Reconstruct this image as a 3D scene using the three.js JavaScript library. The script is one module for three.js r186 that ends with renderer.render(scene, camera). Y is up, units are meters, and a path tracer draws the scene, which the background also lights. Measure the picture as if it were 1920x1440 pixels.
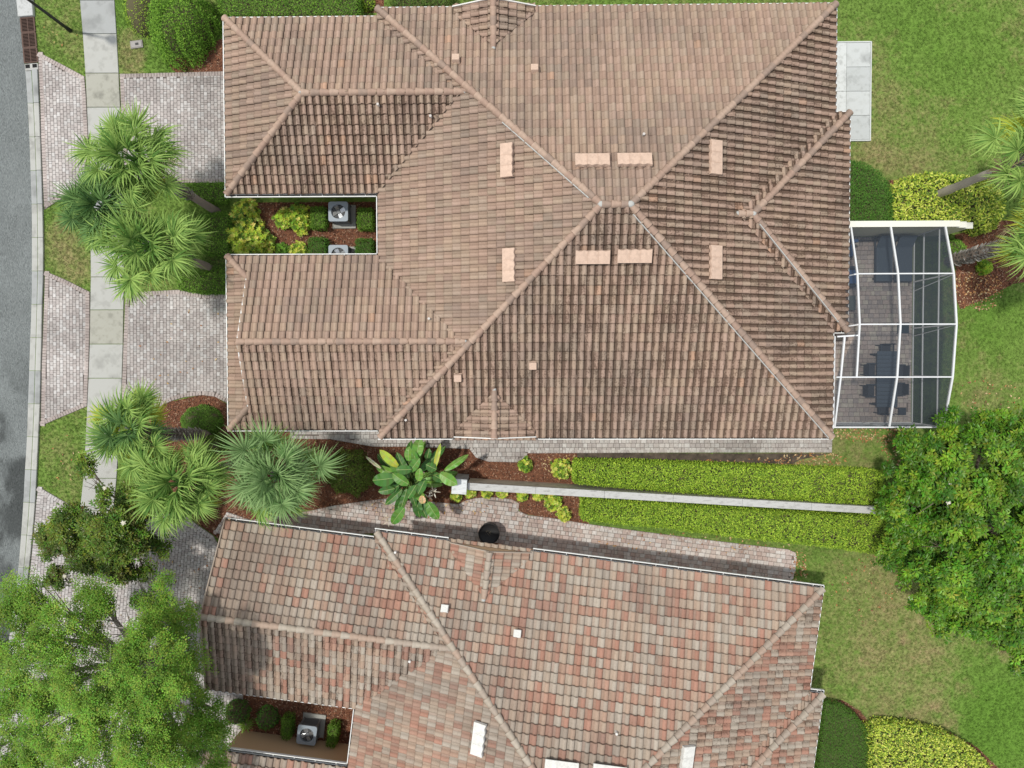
import * as THREE from 'three';
import { RoundedBoxGeometry } from 'three/addons/geometries/RoundedBoxGeometry.js';
import { mergeGeometries } from 'three/addons/utils/BufferGeometryUtils.js';

// ---------------------------------------------------------------- camera, sky, sun, exposure
const scene = new THREE.Scene();
const camera = new THREE.PerspectiveCamera(56.86, 4 / 3, 0.5, 600);
camera.position.set(0, 32, 0);                                   // a drone 32 m up, looking almost straight down
camera.up.set(0.00153, -0.02513, -0.99968);
camera.lookAt(new THREE.Vector3(-0.0154, 32 - 0.99957, 0.0251));

const renderer = new THREE.WebGLRenderer({ antialias: true });
renderer.toneMapping = THREE.LinearToneMapping;
renderer.toneMappingExposure = 1.0;
renderer.shadowMap.enabled = true;

const sunDir = new THREE.Vector3(-1.15, 2.75, -0.26).normalize();
{
  const W = 128, H = 64, d = new Float32Array(W * H * 4);
  for (let j = 0; j < H; j++) for (let i = 0; i < W; i++) {
    const up = (j + 0.5) / H * Math.PI - Math.PI / 2, s = Math.sin(up), k = (j * W + i) * 4;
    const hz = Math.pow(1 - Math.max(0, s), 2.2);                 // hazy summer sky, paler towards the horizon
    d[k] = 0.73 + 0.24 * hz; d[k + 1] = 0.78 + 0.19 * hz; d[k + 2] = 0.86 + 0.10 * hz; d[k + 3] = 1;
    if (s < 0) { d[k] = 0.22; d[k + 1] = 0.25; d[k + 2] = 0.2; }
  }
  const t = new THREE.DataTexture(d, W, H, THREE.RGBAFormat, THREE.FloatType);
  t.mapping = THREE.EquirectangularReflectionMapping; t.magFilter = THREE.LinearFilter; t.needsUpdate = true;
  scene.background = t; scene.environment = t;
  scene.backgroundIntensity = 1; scene.environmentIntensity = 1;
}
const sun = new THREE.DirectionalLight(new THREE.Color(1, 0.96, 0.88), 3.0);
sun.position.copy(sunDir).multiplyScalar(60); sun.target.position.set(0, 0, 0);
sun.castShadow = true; sun.shadow.radius = 5; sun.shadow.mapSize.set(4096, 4096);
Object.assign(sun.shadow.camera, { left: -32, right: 32, top: 32, bottom: -32, near: 1, far: 140 });
scene.add(sun, sun.target);

// ---------------------------------------------------------------- helpers
let seed = 7;
function rnd() { seed = (seed + 0x6D2B79F5) | 0; let t = Math.imul(seed ^ (seed >>> 15), 1 | seed); t = (t + Math.imul(t ^ (t >>> 7), 61 | t)) ^ t; return ((t ^ (t >>> 14)) >>> 0) / 4294967296; }
const reseed = (n) => { seed = n * 7919 + 13; };
const rr = (a, b) => a + (b - a) * rnd();
const pick = (a) => a[Math.min(a.length - 1, Math.floor(rnd() * a.length))];
const clamp = (x, a = 0, b = 1) => Math.min(b, Math.max(a, x));
const smooth = (a, b, x) => { const t = clamp((x - a) / (b - a)); return t * t * (3 - 2 * t); };
const lerp = (a, b, t) => a + (b - a) * t;
const mix3 = (a, b, t) => [lerp(a[0], b[0], t), lerp(a[1], b[1], t), lerp(a[2], b[2], t)];
function hash(i, j, s = 0) { let h = Math.imul(i, 374761393) + Math.imul(j, 668265263) + Math.imul(s, 1442695041) | 0; h = Math.imul(h ^ (h >>> 13), 1274126177); return ((h ^ (h >>> 16)) >>> 0) / 4294967296; }
const md = (a, n) => ((a % n) + n) % n;
function vnoise(x, y, s = 0, px = 0, py = 0) {                   // value noise; px, py: periods (0: none)
  const i = Math.floor(x), j = Math.floor(y), fx = x - i, fy = y - j, u = fx * fx * (3 - 2 * fx), v = fy * fy * (3 - 2 * fy);
  const i0 = px ? md(i, px) : i, i1 = px ? md(i + 1, px) : i + 1, j0 = py ? md(j, py) : j, j1 = py ? md(j + 1, py) : j + 1;
  return lerp(lerp(hash(i0, j0, s), hash(i1, j0, s), u), lerp(hash(i0, j1, s), hash(i1, j1, s), u), v);
}
function fbm(x, y, o = 4, s = 0, px = 0, py = 0) { let a = 0, w = 0.5, t = 0; for (let k = 0; k < o; k++) { a += w * vnoise(x, y, s + k * 17, px, py); t += w; w *= 0.5; x *= 2; y *= 2; px *= 2; py *= 2; } return a / t; }
const toS = (c) => c <= 0.0031308 ? c * 12.92 : 1.055 * Math.pow(c, 1 / 2.4) - 0.055;
function texture(W, H, f, srgb = true, wrap = THREE.RepeatWrapping) {  // f(u, v) -> linear rgb (or a grey value)
  const d = new Uint8Array(W * H * 4);
  for (let j = 0; j < H; j++) for (let i = 0; i < W; i++) {
    const c = f((i + 0.5) / W, (j + 0.5) / H), k = (j * W + i) * 4;
    for (let q = 0; q < 3; q++) { const x = typeof c === 'number' ? c : c[q]; d[k + q] = Math.round(255 * clamp(srgb ? toS(clamp(x)) : x)); }
    d[k + 3] = 255;
  }
  const t = new THREE.DataTexture(d, W, H, THREE.RGBAFormat); t.wrapS = t.wrapT = wrap; t.magFilter = THREE.LinearFilter; t.minFilter = THREE.LinearMipmapLinearFilter; t.generateMipmaps = true;
  if (srgb) t.colorSpace = THREE.SRGBColorSpace; t.needsUpdate = true; return t;
}
const lin = (r, g, b) => new THREE.Color().setRGB(r, g, b);
function mat(c, rough = 0.8, o = {}) { return new THREE.MeshPhysicalMaterial({ color: Array.isArray(c) ? lin(...c) : c, roughness: rough, specularIntensity: rough > 0.7 ? 0.25 : 0.8, side: THREE.DoubleSide, ...o }); }
const used = new Map();
function numbered(n) { const k = used.get(n) ?? 0; used.set(n, k + 1); return k ? `${n}_${String(k).padStart(3, '0')}` : n; }
function thing(name, label, category, [x, z] = [0, 0], y = 0, turn = 0, group) {
  const o = new THREE.Group(); o.name = numbered(name); o.position.set(x, y, z); o.rotation.y = turn; o.userData = { label, category };
  if (group) o.userData.group = group; scene.add(o); return o;
}
function setting(name, label) { const o = new THREE.Group(); o.name = numbered(name); o.userData = { kind: 'structure', label, category: 'ground' }; delete o.userData.category; scene.add(o); return o; }
function add(parent, name, geo, m, pos, stuff) {
  const o = new THREE.Mesh(geo, m); o.name = name; o.castShadow = o.receiveShadow = true; if (pos) o.position.set(...pos); if (stuff) o.userData.kind = 'stuff'; parent.add(o); return o;
}
function box(w, h, d, x = 0, y = 0, z = 0, ry = 0) { const g = new THREE.BoxGeometry(w, h, d); if (ry) g.rotateY(ry); g.translate(x, y, z); return g; }
function rbox(w, h, d, r, x = 0, y = 0, z = 0) { const g = new RoundedBoxGeometry(w, h, d, 2, r); g.translate(x, y, z); return g; }
function bar(a, b, w, h = w) {                                   // a square bar from point a to point b
  const A = new THREE.Vector3(...a), B = new THREE.Vector3(...b), d = B.clone().sub(A), L = d.length(), g = new THREE.BoxGeometry(w, h, L);
  const m = new THREE.Matrix4().lookAt(A, B, Math.abs(d.y) > 0.99 * L ? new THREE.Vector3(1, 0, 0) : new THREE.Vector3(0, 1, 0));
  g.applyMatrix4(m); g.translate((A.x + B.x) / 2, (A.y + B.y) / 2, (A.z + B.z) / 2); return g;
}
function rod(a, b, r0, r1 = r0, n = 7) {
  const A = new THREE.Vector3(...a), B = new THREE.Vector3(...b), d = B.clone().sub(A), g = new THREE.CylinderGeometry(r1, r0, d.length(), n);
  g.applyQuaternion(new THREE.Quaternion().setFromUnitVectors(new THREE.Vector3(0, 1, 0), d.clone().normalize())); g.translate((A.x + B.x) / 2, (A.y + B.y) / 2, (A.z + B.z) / 2); return g;
}
const join = (list) => mergeGeometries(list.map((g) => { const k = g.index ? g.toNonIndexed() : g; for (const n of Object.keys(k.attributes)) if (!['position', 'normal', 'uv'].includes(n)) k.deleteAttribute(n); return k; }));
function inPoly(p, x, z) { let c = false; for (let i = 0, j = p.length - 1; i < p.length; j = i++) { const [xi, zi] = p[i], [xj, zj] = p[j]; if ((zi > z) !== (zj > z) && x < (xj - xi) * (z - zi) / (zj - zi) + xi) c = !c; } return c; }
function sheet(poly, y, uvs = 1) {                               // a flat polygon facing up, uv in metres
  const s = new THREE.Shape(poly.map(([x, z]) => new THREE.Vector2(x, -z))), g = new THREE.ShapeGeometry(s); g.rotateX(-Math.PI / 2); g.translate(0, y, 0);
  const p = g.attributes.position, uv = g.attributes.uv; for (let i = 0; i < p.count; i++) uv.setXY(i, p.getX(i) * uvs, p.getZ(i) * uvs); return g;
}
function slab(poly, y0, y1, bevel = 0.012) {                     // an upright prism on a polygon, with a bevelled top edge
  const s = new THREE.Shape(poly.map(([x, z]) => new THREE.Vector2(x, -z)));
  const g = new THREE.ExtrudeGeometry(s, { depth: y1 - y0 - bevel, bevelEnabled: bevel > 0, bevelThickness: bevel, bevelSize: bevel, bevelOffset: -bevel, bevelSegments: 1 });
  g.rotateX(-Math.PI / 2); g.translate(0, y0, 0); const p = g.attributes.position, uv = g.attributes.uv; for (let i = 0; i < p.count; i++) uv.setXY(i, p.getX(i), p.getZ(i)); return g;
}
class Soup {                                                     // triangles with normals, uv and vertex colours
  constructor() { this.p = []; this.n = []; this.c = []; this.t = []; }
  v(p, n, c, u = 0, w = 0) { this.p.push(p[0], p[1], p[2]); this.n.push(n[0], n[1], n[2]); this.c.push(c[0], c[1], c[2]); this.t.push(u, w); }
  tri(a, b, c, col) {
    const ux = b[0] - a[0], uy = b[1] - a[1], uz = b[2] - a[2], vx = c[0] - a[0], vy = c[1] - a[1], vz = c[2] - a[2];
    let n = [uy * vz - uz * vy, uz * vx - ux * vz, ux * vy - uy * vx]; const l = Math.hypot(...n) || 1; n = [n[0] / l, n[1] / l, n[2] / l];
    this.v(a, n, col); this.v(b, n, col); this.v(c, n, col);
  }
  quad(a, b, c, d, col) { this.tri(a, b, c, col); this.tri(a, c, d, col); }
  geo() {
    const g = new THREE.BufferGeometry(); g.setAttribute('position', new THREE.Float32BufferAttribute(this.p, 3)); g.setAttribute('normal', new THREE.Float32BufferAttribute(this.n, 3));
    g.setAttribute('color', new THREE.Float32BufferAttribute(this.c, 3)); g.setAttribute('uv', new THREE.Float32BufferAttribute(this.t, 2)); return g;
  }
}

// ---------------------------------------------------------------- the ground: lawn, road, kerb, pavement, drives, beds
const HOUSE = [[-12.26, -14.33], [-6.02, -14.675], [12.74, -14.675], [13.32, -10.32], [13.32, -1.32], [12.74, 3.035], [-6.02, 3.035], [-12.26, 2.69]];
const TH = 0.12522771, TX = -2.0297, TZ = 22.0318;               // the second house: the same plan, turned and moved
const toN = (x, z) => [TX + Math.cos(TH) * x - Math.sin(TH) * z, TZ + Math.sin(TH) * x + Math.cos(TH) * z];
const HOUSE2 = HOUSE.map(([x, z]) => toN(x, z));
const dry = [                                                    // worn and dry patches in the turf: centre, radius, strength
  [[16.00, -9.01], 1.3, 0.7], [[17.53, -8.69], 1.0, 0.7], [[15.64, -9.48], 1.0, 0.6], [[17.03, -11.11], 1.7, 0.42], [[15.85, -11.71], 1.1, 0.5], [[15.67, -13.35], 0.7, 0.45], [[14.88, -14.75], 1.3, 0.35], [[19.31, -15.64], 1.6, 0.2],
  [[-17.45, -13.67], 0.9, 1.0], [[-17.82, -14.81], 0.8, 0.55], [[-20.87, -15.08], 1.0, 0.45], [[-20.04, -14.12], 0.8, 0.4], [[-20.99, -6.00], 0.9, 0.65], [[-20.21, -4.43], 0.8, 1.1], [[-21.05, -5.04], 0.7, 0.6], [[-21.22, 3.94], 1.0, 0.35], [[-20.50, 5.16], 0.7, 0.4],
  [[14.89, 9.49], 1.5, 0.3], [[15.52, 13.13], 1.0, 0.55], [[17.30, 11.67], 2.2, 0.22], [[19.23, 13.36], 1.9, 0.25], [[14.91, 11.43], 1.0, 0.35], [[20.08, 14.45], 1.0, 0.55], [[17.11, 15.81], 1.4, 0.3], [[21.61, 12.86], 1.0, 0.6], [[14.59, 3.70], 1.4, 0.45], [[12.69, 4.06], 1.2, 0.6], [[20.72, 1.31], 1.1, 0.35], [[20.22, -0.59], 0.8, 0.3], [[16.31, 8.76], 1.3, 0.3], [[18.78, 15.80], 0.9, 0.4],
];
const lush = [[[21.64, 15.05], 2.3, 0.8], [[22.15, 17.24], 1.8, 0.7], [[20.95, 16.52], 1.2, 0.6], [[18.86, -14.02], 2.6, 0.35], [[20.91, -2.02], 1.6, 0.5], [[16.50, -15.90], 1.6, 0.3], [[-16.30, -13.61], 0.9, 0.5], [[-17.95, -16.00], 0.8, 0.5]];
function lawn(x, z) {
  const n1 = fbm(x * 0.55 + 9, z * 0.55, 4, 3), n2 = fbm(x * 2.4, z * 2.4, 3, 21), n3 = vnoise(x * 11, z * 11, 5), n4 = vnoise(x * 24, z * 24, 6);
  let t = (n1 - 0.52) * 0.8, g = 0;
  for (const [[a, b], r, s] of dry) { const d = Math.hypot(x - a, z - b) / r; if (d < 1.6) t += 0.55 * s * (1 - smooth(0.1, 1.6, d + (n2 - 0.5) * 1.1)); }
  for (const [[a, b], r, s] of lush) { const d = Math.hypot(x - a, z - b) / r; if (d < 1.5) g += s * (1 - smooth(0.2, 1.5, d + (n2 - 0.5) * 0.7)); }
  t = clamp((t + (z > 6 && x > 10 ? 0.22 : 0.04)) * (0.45 + 1.1 * n2) + (n2 - 0.5) * 0.5 + (n3 - 0.5) * 0.45 - g);
  let c = mix3([0.16, 0.255, 0.052], [0.12, 0.23, 0.034], clamp(g + (n2 - 0.4)));
  c = mix3(c, [0.31, 0.25, 0.125], t);
  const k = 0.82 + 0.36 * n3 * n4 * 2 * 0.5 + 0.18 * (n4 - 0.5);
  return [c[0] * k, c[1] * k, c[2] * k];
}
const lawnMap = texture(2048, 1536, (u, v) => lawn(u * 52 - 26, v * 40 - 20), true, THREE.MirroredRepeatWrapping);
{
  const g = new THREE.PlaneGeometry(400, 400); g.rotateX(-Math.PI / 2); const p = g.attributes.position, uv = g.attributes.uv;
  for (let i = 0; i < p.count; i++) uv.setXY(i, (p.getX(i) + 26) / 52, (p.getZ(i) + 20) / 40);
  const o = new THREE.Mesh(g, mat([1, 1, 1], 1, { map: lawnMap })); o.name = 'ground'; o.receiveShadow = true; o.userData = { kind: 'structure', label: 'mown lawn and soil round both houses' }; scene.add(o);
}
// kerb lines, from the drain at the top of the picture down to the second drive
const kerbIn = [[-22.76, -17.94], [-22.60, -16.04], [-22.45, -13.90], [-22.34, -12.00], [-22.28, -10.09], [-22.26, -8.65], [-22.24, -7.09], [-22.26, -5.65], [-22.29, -4.20], [-22.34, -2.70], [-22.42, -1.25], [-22.50, 0.23], [-22.58, 1.70], [-22.66, 3.23], [-22.78, 4.77], [-22.88, 6.15], [-23.01, 7.62], [-23.16, 9.10], [-23.37, 10.58], [-23.60, 12.07], [-23.90, 13.80], [-24.26, 15.55], [-24.70, 17.55], [-25.24, 19.55]];
const kerbOut = [[-22.08, -17.93], [-21.97, -16.04], [-21.84, -13.90], [-21.78, -11.99], [-21.74, -10.08], [-21.72, -8.65], [-21.70, -7.09], [-21.70, -5.64], [-21.73, -4.20], [-21.81, -2.70], [-21.86, -1.25], [-21.93, 0.24], [-21.99, 1.70], [-22.09, 3.23], [-22.19, 4.77], [-22.29, 6.15], [-22.44, 7.62], [-22.62, 9.10], [-22.82, 10.58], [-23.05, 12.06], [-23.36, 13.80], [-23.71, 15.54], [-24.15, 17.54], [-24.69, 19.55]];
const roadTex = texture(1024, 1024, (u, v) => {
  const x = u * 16, z = v * 48, sp = hash(Math.floor(u * 1024), Math.floor(v * 1024), 4);
  const b = fbm(x * 0.8, z * 0.8, 5, 12), wet = smooth(0.40, 0.60, fbm(x * 0.7 + 3, z * 0.45, 5, 31)) * smooth(22, 27, z);
  let k = 0.172 + 0.05 * (b - 0.5) + 0.13 * (sp - 0.5) * (0.6 + 0.8 * vnoise(x * 6, z * 6, 8));
  k *= 1 - 0.6 * wet;
  return [k * 0.92, k, k * 0.99];
});
{
  const poly = [...kerbIn.map(([x, z]) => [x - 0.004, z]), [-60, 30], [-60, -40]], g = sheet(poly, 0.006), uv = g.attributes.uv, p = g.attributes.position;
  for (let i = 0; i < p.count; i++) uv.setXY(i, (p.getX(i) + 30) / 16, (p.getZ(i) + 24) / 48);
  const o = new THREE.Mesh(g, mat([1, 1, 1], 0.95, { map: roadTex })); o.name = 'road'; o.receiveShadow = true; o.userData = { kind: 'structure', label: 'grey asphalt street along the kerb' }; scene.add(o);
}
const concreteTex = texture(1024, 1024, (u, v) => {
  const b = fbm(u * 8, v * 8, 5, 40, 8, 8) * 0.9, f = hash(Math.floor(u * 1024), Math.floor(v * 1024), 9), s = smooth(0.5, 0.75, fbm(u * 20, v * 20, 4, 44, 20, 20));
  const k = 1 - 0.26 * smooth(0.45, 0.75, b) - 0.14 * s + 0.1 * (f - 0.5); return [k, k * 0.995, k * 0.975];
});
const conc = (c, sc) => { const t = concreteTex.clone(); t.repeat.set(sc, sc); t.needsUpdate = true; return mat(c, 0.92, { map: t }); };
const concA = conc([0.42, 0.42, 0.40], 0.21), concB = conc([0.35, 0.36, 0.36], 0.17), concC = conc([0.37, 0.365, 0.32], 0.3), concDark = conc([0.36, 0.36, 0.34], 0.25);
const darkSoil = mat([0.055, 0.045, 0.035], 1);
{
  const kerb = setting('kerb', 'pale concrete kerb and gutter along the street');
  const A = new THREE.CatmullRomCurve3(kerbIn.map(([x, z]) => new THREE.Vector3(x, 0, z))), B = new THREE.CatmullRomCurve3(kerbOut.map(([x, z]) => new THREE.Vector3(x, 0, z)));
  const n = 25, T = (k) => k / n;
  const prof = [[0, -0.1], [0, 0.012], [0.06, 0.016], [0.445, 0.012], [0.455, -0.03], [0.49, -0.03], [0.5, 0.024], [0.6, 0.075], [0.72, 0.1], [0.97, 0.102], [1, 0.092], [1, -0.1]];
  for (let k = 0; k < n; k++) {
    if (k === 1 || k === 2) continue;                            // the drain stands here
    const s = new Soup(), rows = [];
    for (let q = 0; q <= 3; q++) { const t = T(k) + (T(1)) * (0.006 + 0.988 * q / 3), a = A.getPointAt(t), b = B.getPointAt(t); rows.push(prof.map(([f, h]) => [lerp(a.x, b.x, f), h, lerp(a.z, b.z, f)])); }
    for (let q = 0; q < 3; q++) for (let i = 0; i < prof.length - 1; i++) s.quad(rows[q][i], rows[q + 1][i], rows[q + 1][i + 1], rows[q][i + 1], [1, 1, 1]);
    for (const q of [0, 3]) for (let i = 1; i < prof.length - 1; i++) s.tri(rows[q][0], rows[q][i], rows[q][i + 1], [1, 1, 1]);
    const g = s.geo(), p = g.attributes.position, uv = g.attributes.uv; for (let i = 0; i < p.count; i++) uv.setXY(i, p.getX(i) + k * 0.37, p.getZ(i)); g.deleteAttribute('color');
    add(kerb, 'kerb_stone', g, k % 3 ? concA : concB);
  }
}
// pavement slabs
const walkL = [[-19.92, -17.93], [-19.85, -16.46], [-19.75, -14.97], [-19.66, -13.22], [-19.61, -11.70], [-19.57, -10.22], [-19.54, -8.69], [-19.55, -7.16], [-19.55, -5.62], [-19.57, -4.08], [-19.62, -2.59], [-19.67, -1.04], [-19.75, 0.51], [-19.85, 2.04], [-19.95, 3.57], [-20.07, 5.08], [-20.25, 6.57], [-20.44, 8.09]];
const walkR = [[-18.37, -17.91], [-18.30, -16.45], [-18.23, -14.96], [-18.16, -13.21], [-18.11, -11.69], [-18.09, -10.21], [-18.06, -8.68], [-18.06, -7.15], [-18.06, -5.62], [-18.06, -4.08], [-18.11, -2.59], [-18.16, -1.04], [-18.23, 0.51], [-18.31, 2.04], [-18.43, 3.57], [-18.55, 5.08], [-18.72, 6.57], [-18.92, 8.09]];
{
  const walk = setting('sidewalk', 'concrete footpath of square slabs between street and houses'), mats = [concB, concB, concA, concC, concA, concA, concB, concC, concA, concA, concC, concA, concA, concC, concA, concA, concA];
  for (let k = 0; k < walkL.length - 1; k++) {
    const g = 0.012, a = walkL[k], b = walkR[k], c = walkR[k + 1], d = walkL[k + 1];
    const geo = slab([[a[0], a[1] + g], [b[0], b[1] + g], [c[0], c[1] - g], [d[0], d[1] - g]], -0.05, 0.052, 0.01), uv = geo.attributes.uv;
    for (let i = 0; i < uv.count; i++) uv.setXY(i, uv.getX(i) + k * 1.37, uv.getY(i) + k * 0.61);
    add(walk, 'slab', geo, mats[k % mats.length]);
  }
}
// block paving
const paverTex = texture(512, 512, (u, v) => { const f = hash(Math.floor(u * 512), Math.floor(v * 512), 61), b = fbm(u * 24, v * 24, 4, 66, 24, 24); const k = 0.8 + 0.32 * (b - 0.3) + 0.16 * (f - 0.5); return [k, k, k]; });
const paverMat = mat([1, 1, 1], 0.9, { map: (() => { const t = paverTex.clone(); t.repeat.set(0.7, 0.7); t.needsUpdate = true; return t; })(), vertexColors: true });
const bedding = mat([0.17, 0.145, 0.13], 1);
function paverBlock(s, quad, y1, col) {                          // quad: four plan corners; chamfered block
  const c = [0, 0]; for (const q of quad) { c[0] += q[0] / 4; c[1] += q[1] / 4; }
  const top = quad.map(([x, z]) => { const d = Math.hypot(x - c[0], z - c[1]), k = 1 - 0.012 / d; return [c[0] + (x - c[0]) * k, y1, c[1] + (z - c[1]) * k]; });
  const bot = quad.map(([x, z]) => [x, y1 - 0.012, z]), low = quad.map(([x, z]) => [x, y1 - 0.05, z]), b0 = s.p.length / 3;
  s.quad(top[3], top[2], top[1], top[0], col);
  for (let i = 0; i < 4; i++) { const j = (i + 1) % 4; s.quad(top[i], top[j], bot[j], bot[i], col); s.quad(bot[i], bot[j], low[j], low[i], col); }
  for (let i = b0; i < s.p.length / 3; i++) { s.t[i * 2] = s.p[i * 3]; s.t[i * 2 + 1] = s.p[i * 3 + 2]; }
}
function paving(name, label, poly, o) {                          // o: cell sizes, turn, tones, how many single blocks
  const G = setting(name, label), { w = 0.152, l = 0.2, turn = 0, tones, singles = 300, centre = [0, 0], border = 0.2, along = 'z', y = 0.052, holes = [], tone = () => 1 } = o;
  const bed = o.bed ?? poly; add(G, 'bedding_sand', sheet(bed, 0.01), bedding);
  const c = Math.cos(turn), s = Math.sin(turn), f = (u, v) => [c * u - s * v, s * u + c * v], inv = (x, z) => [c * x + s * z, -s * x + c * z];
  const q = poly.map(([x, z]) => inv(x, z)), u0 = Math.min(...q.map((a) => a[0])), u1 = Math.max(...q.map((a) => a[0])), v0 = Math.min(...q.map((a) => a[1])), v1 = Math.max(...q.map((a) => a[1]));
  const blocks = [], g = 0.005, edge = (x, z) => { let d = 9; for (let i = 0; i < poly.length; i++) { const a = poly[i], b = poly[(i + 1) % poly.length], dx = b[0] - a[0], dz = b[1] - a[1], t = clamp(((x - a[0]) * dx + (z - a[1]) * dz) / (dx * dx + dz * dz)); d = Math.min(d, Math.hypot(x - a[0] - t * dx, z - a[1] - t * dz)); } return d; };
  let col = 0;
  const put = (quad) => { const x = (quad[0][0] + quad[2][0]) / 2, z = (quad[0][1] + quad[2][1]) / 2; if (!inPoly(poly, x, z) || (border && edge(x, z) < border - 0.035) || holes.some((h) => inPoly(h, x, z))) return; blocks.push({ quad, x, z }); };
  if (along === 'z') for (let u = u0; u < u1; u += w, col++) for (let v = v0 - (col % 2) * l / 2; v < v1; v += l) { const ll = rnd() < (o.half ?? 0.1) ? l / 2 : l; put([f(u + g, v + g), f(u + w - g, v + g), f(u + w - g, v + ll - g), f(u + g, v + ll - g)]); if (ll < l) put([f(u + g, v + ll + g), f(u + w - g, v + ll + g), f(u + w - g, v + l - g), f(u + g, v + l - g)]); }
  else for (let v = v0; v < v1; v += w, col++) { let u = u0 - rnd() * l; while (u < u1) { const ll = pick([l, l, l * 0.66, l * 1.3]); put([f(u + g, v + g), f(u + ll - g, v + g), f(u + ll - g, v + w - g), f(u + g, v + w - g)]); u += ll; } }
  if (border) for (let i = 0; i < poly.length; i++) {              // soldier course
    const a = poly[i], b = poly[(i + 1) % poly.length], L = Math.hypot(b[0] - a[0], b[1] - a[1]), n = Math.max(1, Math.round(L / 0.13)), dx = (b[0] - a[0]) / L, dz = (b[1] - a[1]) / L;
    let nx = -dz, nz = dx; if (!inPoly(poly, (a[0] + b[0]) / 2 + nx * 0.05, (a[1] + b[1]) / 2 + nz * 0.05)) { nx = -nx; nz = -nz; }
    for (let k = 0; k < n; k++) { const t0 = L * k / n + g, t1 = L * (k + 1) / n - g, pt = (t, d) => [a[0] + dx * t + nx * d, a[1] + dz * t + nz * d]; const quad = [pt(t0, 0.01), pt(t1, 0.01), pt(t1, border), pt(t0, border)], m = pt((t0 + t1) / 2, border * 0.6); if (inPoly(poly, ...m)) blocks.push({ quad, x: m[0], z: m[1], edge: true }); }
  }
  blocks.sort((a, b) => Math.hypot(a.x - centre[0], a.z - centre[1]) - Math.hypot(b.x - centre[0], b.z - centre[1]));
  const rest = new Soup();
  blocks.forEach((b, i) => {
    const big = fbm(b.x * 0.7, b.z * 0.7, 3, 90), k = (1.13 + 0.75 * (big - 0.42) + rr(-0.1, 0.1)) * tone(b.x, b.z), cc = mix3(pick(b.edge ? (o.edgeTones ?? tones) : tones), [0.36, 0.335, 0.32], 0.25 + 0.3 * big).map((t) => t * k), yy = y + rr(-0.003, 0.003) + (b.edge ? 0.007 : 0);
    if (i < singles) { const s1 = new Soup(); paverBlock(s1, b.quad, yy, cc); add(G, 'paver', s1.geo(), paverMat); } else paverBlock(rest, b.quad, yy, cc);
  });
  if (rest.p.length) add(G, 'pavers', rest.geo(), paverMat, null, true);
  return G;
}
const driveTones = [[0.42, 0.385, 0.365], [0.38, 0.34, 0.32], [0.47, 0.44, 0.42], [0.34, 0.30, 0.285], [0.41, 0.365, 0.345], [0.53, 0.51, 0.495]];
const pinkEdge = [[0.36, 0.29, 0.265], [0.33, 0.27, 0.245], [0.40, 0.325, 0.295]];
const apronN = [[-21.78, -14.18], [-20.86, -13.70], [-19.71, -13.08], [-19.65, -12.20], [-19.60, -10.77], [-19.58, -9.34], [-19.55, -8.26], [-19.99, -8.10], [-20.73, -7.67], [-21.66, -7.12], [-21.69, -8.63], [-21.73, -10.31], [-21.74, -11.97], [-21.79, -13.40]], driveN = [[-18.11, -13.18], [-16.28, -13.21], [-13.14, -13.26], [-12.18, -13.25], [-12.24, -8.27], [-13.32, -8.27], [-15.62, -8.29], [-17.99, -8.51], [-18.03, -9.33], [-18.05, -10.76], [-18.08, -11.95]];
const apronS = [[-21.67, -4.36], [-20.79, -3.99], [-19.63, -3.41], [-19.65, -2.13], [-19.70, -0.92], [-19.77, 0.53], [-19.84, 1.79], [-20.66, 2.13], [-22.00, 2.69], [-21.94, 1.26], [-21.90, 0.04], [-21.82, -1.41], [-21.74, -2.86]], driveS = [[-18.02, -3.38], [-16.90, -3.43], [-15.61, -3.49], [-14.52, -3.30], [-13.41, -3.27], [-12.29, -3.26], [-12.35, 1.68], [-13.44, 1.65], [-14.00, 1.36], [-14.58, 1.29], [-15.39, 1.39], [-15.95, 1.55], [-16.49, 1.80], [-18.31, 2.04], [-18.20, 0.29], [-18.13, -1.16], [-18.06, -2.37]];
reseed(11);
paving('driveway', 'block paved apron and drive before the hip ended garage wing', apronN, { tones: driveTones, edgeTones: pinkEdge, turn: -0.02, centre: [-19.98, -10.55], singles: 150 });
paving('driveway', 'block paved drive running under the hip ended garage wing', driveN, { tones: driveTones, edgeTones: pinkEdge, centre: [-15.61, -10.76], singles: 300 });
paving('driveway', 'block paved apron between kerb and footpath, opposite the clipped gable wing', apronS, { tones: driveTones, edgeTones: pinkEdge, turn: 0.01, centre: [-20.76, -0.93], singles: 150 });
paving('driveway', 'mottled block paved drive before the clipped gable wing', driveS, { tones: driveTones, edgeTones: pinkEdge, turn: 0.01, centre: [-15.75, -0.92], singles: 300 });
const drive2 = [[-22.17, 5.45], [-20.83, 6.23], [-20.25, 6.67], [-18.65, 6.57], [-16.56, 6.50], [-15.34, 6.86], [-14.13, 7.72], [-13.77, 8.33], [-12.43, 9.06], [-12.71, 12.50], [-13.03, 18.44], [-12.57, 21.42], [-25.00, 21.53], [-24.22, 18.01], [-23.68, 15.52], [-23.32, 13.78], [-22.79, 10.56], [-22.58, 9.08], [-22.41, 7.61], [-22.26, 6.14]];
paving('driveway', 'pale block paved drive under the trees before the patchwork roofed house', drive2, { tones: [[0.50, 0.47, 0.46], [0.44, 0.41, 0.40], [0.55, 0.53, 0.52], [0.40, 0.36, 0.35]], turn: 0.11, centre: [-14.90, 9.08], singles: 200, border: 0.2 });
const pathTones = [[0.50, 0.42, 0.37], [0.54, 0.48, 0.44], [0.46, 0.35, 0.30], [0.40, 0.27, 0.22], [0.57, 0.53, 0.50], [0.44, 0.33, 0.29]];
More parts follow.
